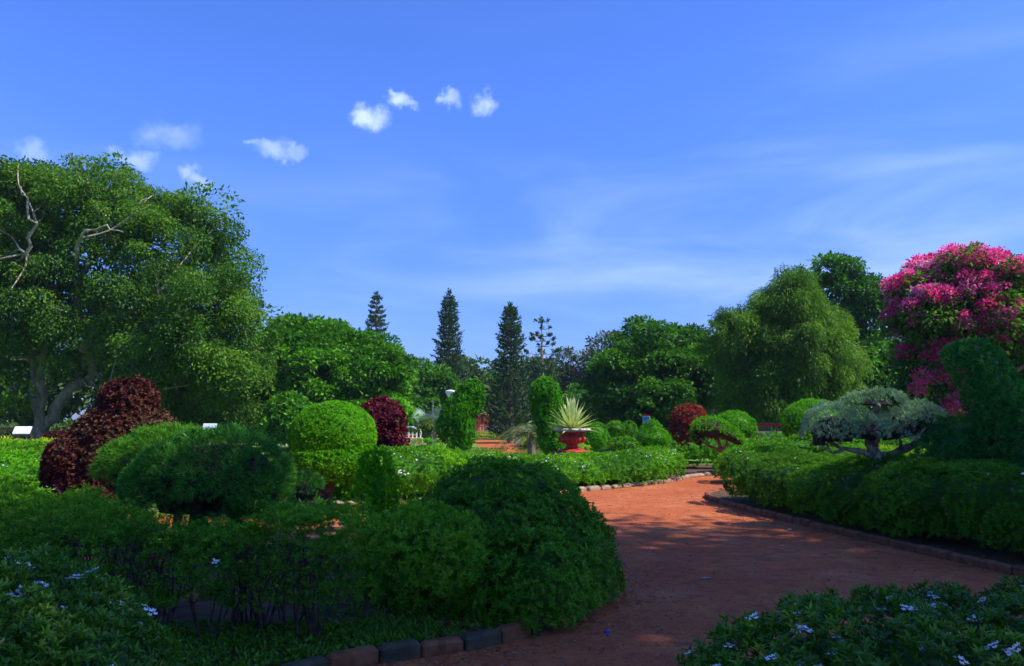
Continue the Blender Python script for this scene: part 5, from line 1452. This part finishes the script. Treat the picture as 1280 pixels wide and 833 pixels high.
# small building behind burgundy shrub (pale blue box)
Y = 34.; t = thing('cement_tub', 'small pale blue square tub behind the lower burgundy ball', 'tub', (X(490, Y), Y, 0)); mb = MB(); mb.box((X(490, Y), Y, .3), (.24, .24, .6), .2, .5, 0, .02); mb.build('body', M_pblue, t)
mb = MB(); mb.box((X(490, Y), Y, .62), (.29, .29, .05), .2, .5, 0, .01); mb.build('rim', M_pblue, t)
Y = 40.; t = thing('stone_bench', 'low white stone bench on the lawn under the wide rounded tree', 'bench', (X(361, Y), Y, 0)); mb = MB(); mb.box((X(361, Y), Y, .44), (.9, .4, .10), 0, .5, 0, .02); mb.build('seat', M_white, t)
for s in (-1, 1): mb = MB(); mb.box((X(361, Y) + s * .3, Y, .2), (.12, .34, .39), 0, .5, 0, .02); mb.build('leg', M_white, t)

# ------------------------------------------------------------------ litter on the path
poly = np.concatenate([lk, fk, [(14, 27)], rk])
r = np.random.default_rng(91); n = 9000
P = np.stack([r.uniform(-2, 7.5, n), 3 + 20 * r.random(n) ** 1.6, np.full(n, .006)], 1); P = P[pip(P, poly)]; n = len(P)
mb = MB(); s_ = r.uniform(.003, .011, n) * (1 + (r.random(n) < .03) * 1.5)
oc = np.array([[1, 0, 0], [0, 1, 0], [-1, 0, 0], [0, -1, 0], [0, 0, .7], [0, 0, -.5]], float)
V = P[:, None] + (oc[None] * (1 + r.uniform(-.3, .3, (n, 6, 1)))) * s_[:, None, None]
Ft = np.array([[0, 1, 4], [1, 2, 4], [2, 3, 4], [3, 0, 4], [1, 0, 5], [2, 1, 5], [3, 2, 5], [0, 3, 5]])
F = (np.arange(n)[:, None, None] * 6 + Ft[None]).reshape(-1, 3)
mb.add(V.reshape(-1, 3), F, np.repeat(r.random(n), 8)); tag(mb.build('gravel', M_pebble), kind='stuff')
# fallen leaves gathered by the kerbs
n = 5200; k = r.integers(0, len(lk) - 1, n); P = np.zeros((n, 3)); P[:, :2] = lk[k] + r.normal(size=(n, 2)) * .45
k2 = r.integers(0, len(rk) - 1, n // 3); P2 = np.zeros((n // 3, 3)); P2[:, :2] = rk[k2] + r.normal(size=(n // 3, 2)) * .35
P3 = np.zeros((700, 3)); P3[:, 0] = r.uniform(-1, 6, 700); P3[:, 1] = r.uniform(4, 18, 700)
P = np.concatenate([P, P2, P3]); P[:, 2] = .012; ins_ = pip(P, poly); P[~ins_, 2] = .07; n = len(P)
D = unit(r.normal(size=(n, 3)) * [1, 1, .25]); leafmb = MB()
leaf_quads(leafmb, P, D, unit(np.cross(D, np.array([0, 0, 1.]) + r.normal(size=(n, 3)) * .3)), r.uniform(.02, .05, n), r.uniform(.010, .022, n), r.random(n))
tag(leafmb.build('fallen_leaves', L_litter), kind='stuff')


def bit(name, label, cat, px, py, mat, size, shape):
    y = GY(py); x = X(px, y); t = MB()
    if shape == 'cap': t.lathe([(0, .022), (size * .9, .022), (size, .016), (size, .004)], (x, y, 0), 18)
    else:
        a = .4; t.box((x, y, .014), (size, size * (.5 if shape == 'paper' else .07), .012), a, .5, 0, .004)
    tag(t.build(name, mat, base=(x, y, 0)), label, cat)


bit('bottle_cap', 'tiny blue bottle cap on the red path near the kerb and dark dome', 'bottle cap', 754, 792, M_cap, .022, 'cap')
bit('paper_scrap', 'crumpled white paper scrap on the path near the right kerb', 'litter', 978, 663, M_white, .06, 'paper')
bit('straw', 'thin pale straw lying in the middle of the shaded path', 'litter', 874, 724, M_rim, .12, 'straw')
bit('straw', 'thin pale straw lying farther up the path toward the right kerb', 'litter', 969, 683.5, M_rim, .12, 'straw')

# ------------------------------------------------------------------ air between the near hedges and the far trees
hz = MB().box((0, 95, 11.0), (330, 330, 28), 0)
hm = bpy.data.materials.new('air haze'); hm.use_nodes = True
ht = NT(hm.node_tree); hm.node_tree.nodes.clear()
pv = ht.n('ShaderNodeVolumePrincipled', {'Color': (.62, .74, 1.0, 1), 'Density': 0.00028, 'Anisotropy': .2})
ht.n('ShaderNodeOutputMaterial', {'Volume': pv.outputs[0]})
tag(hz.build('haze', hm), kind='stuff')
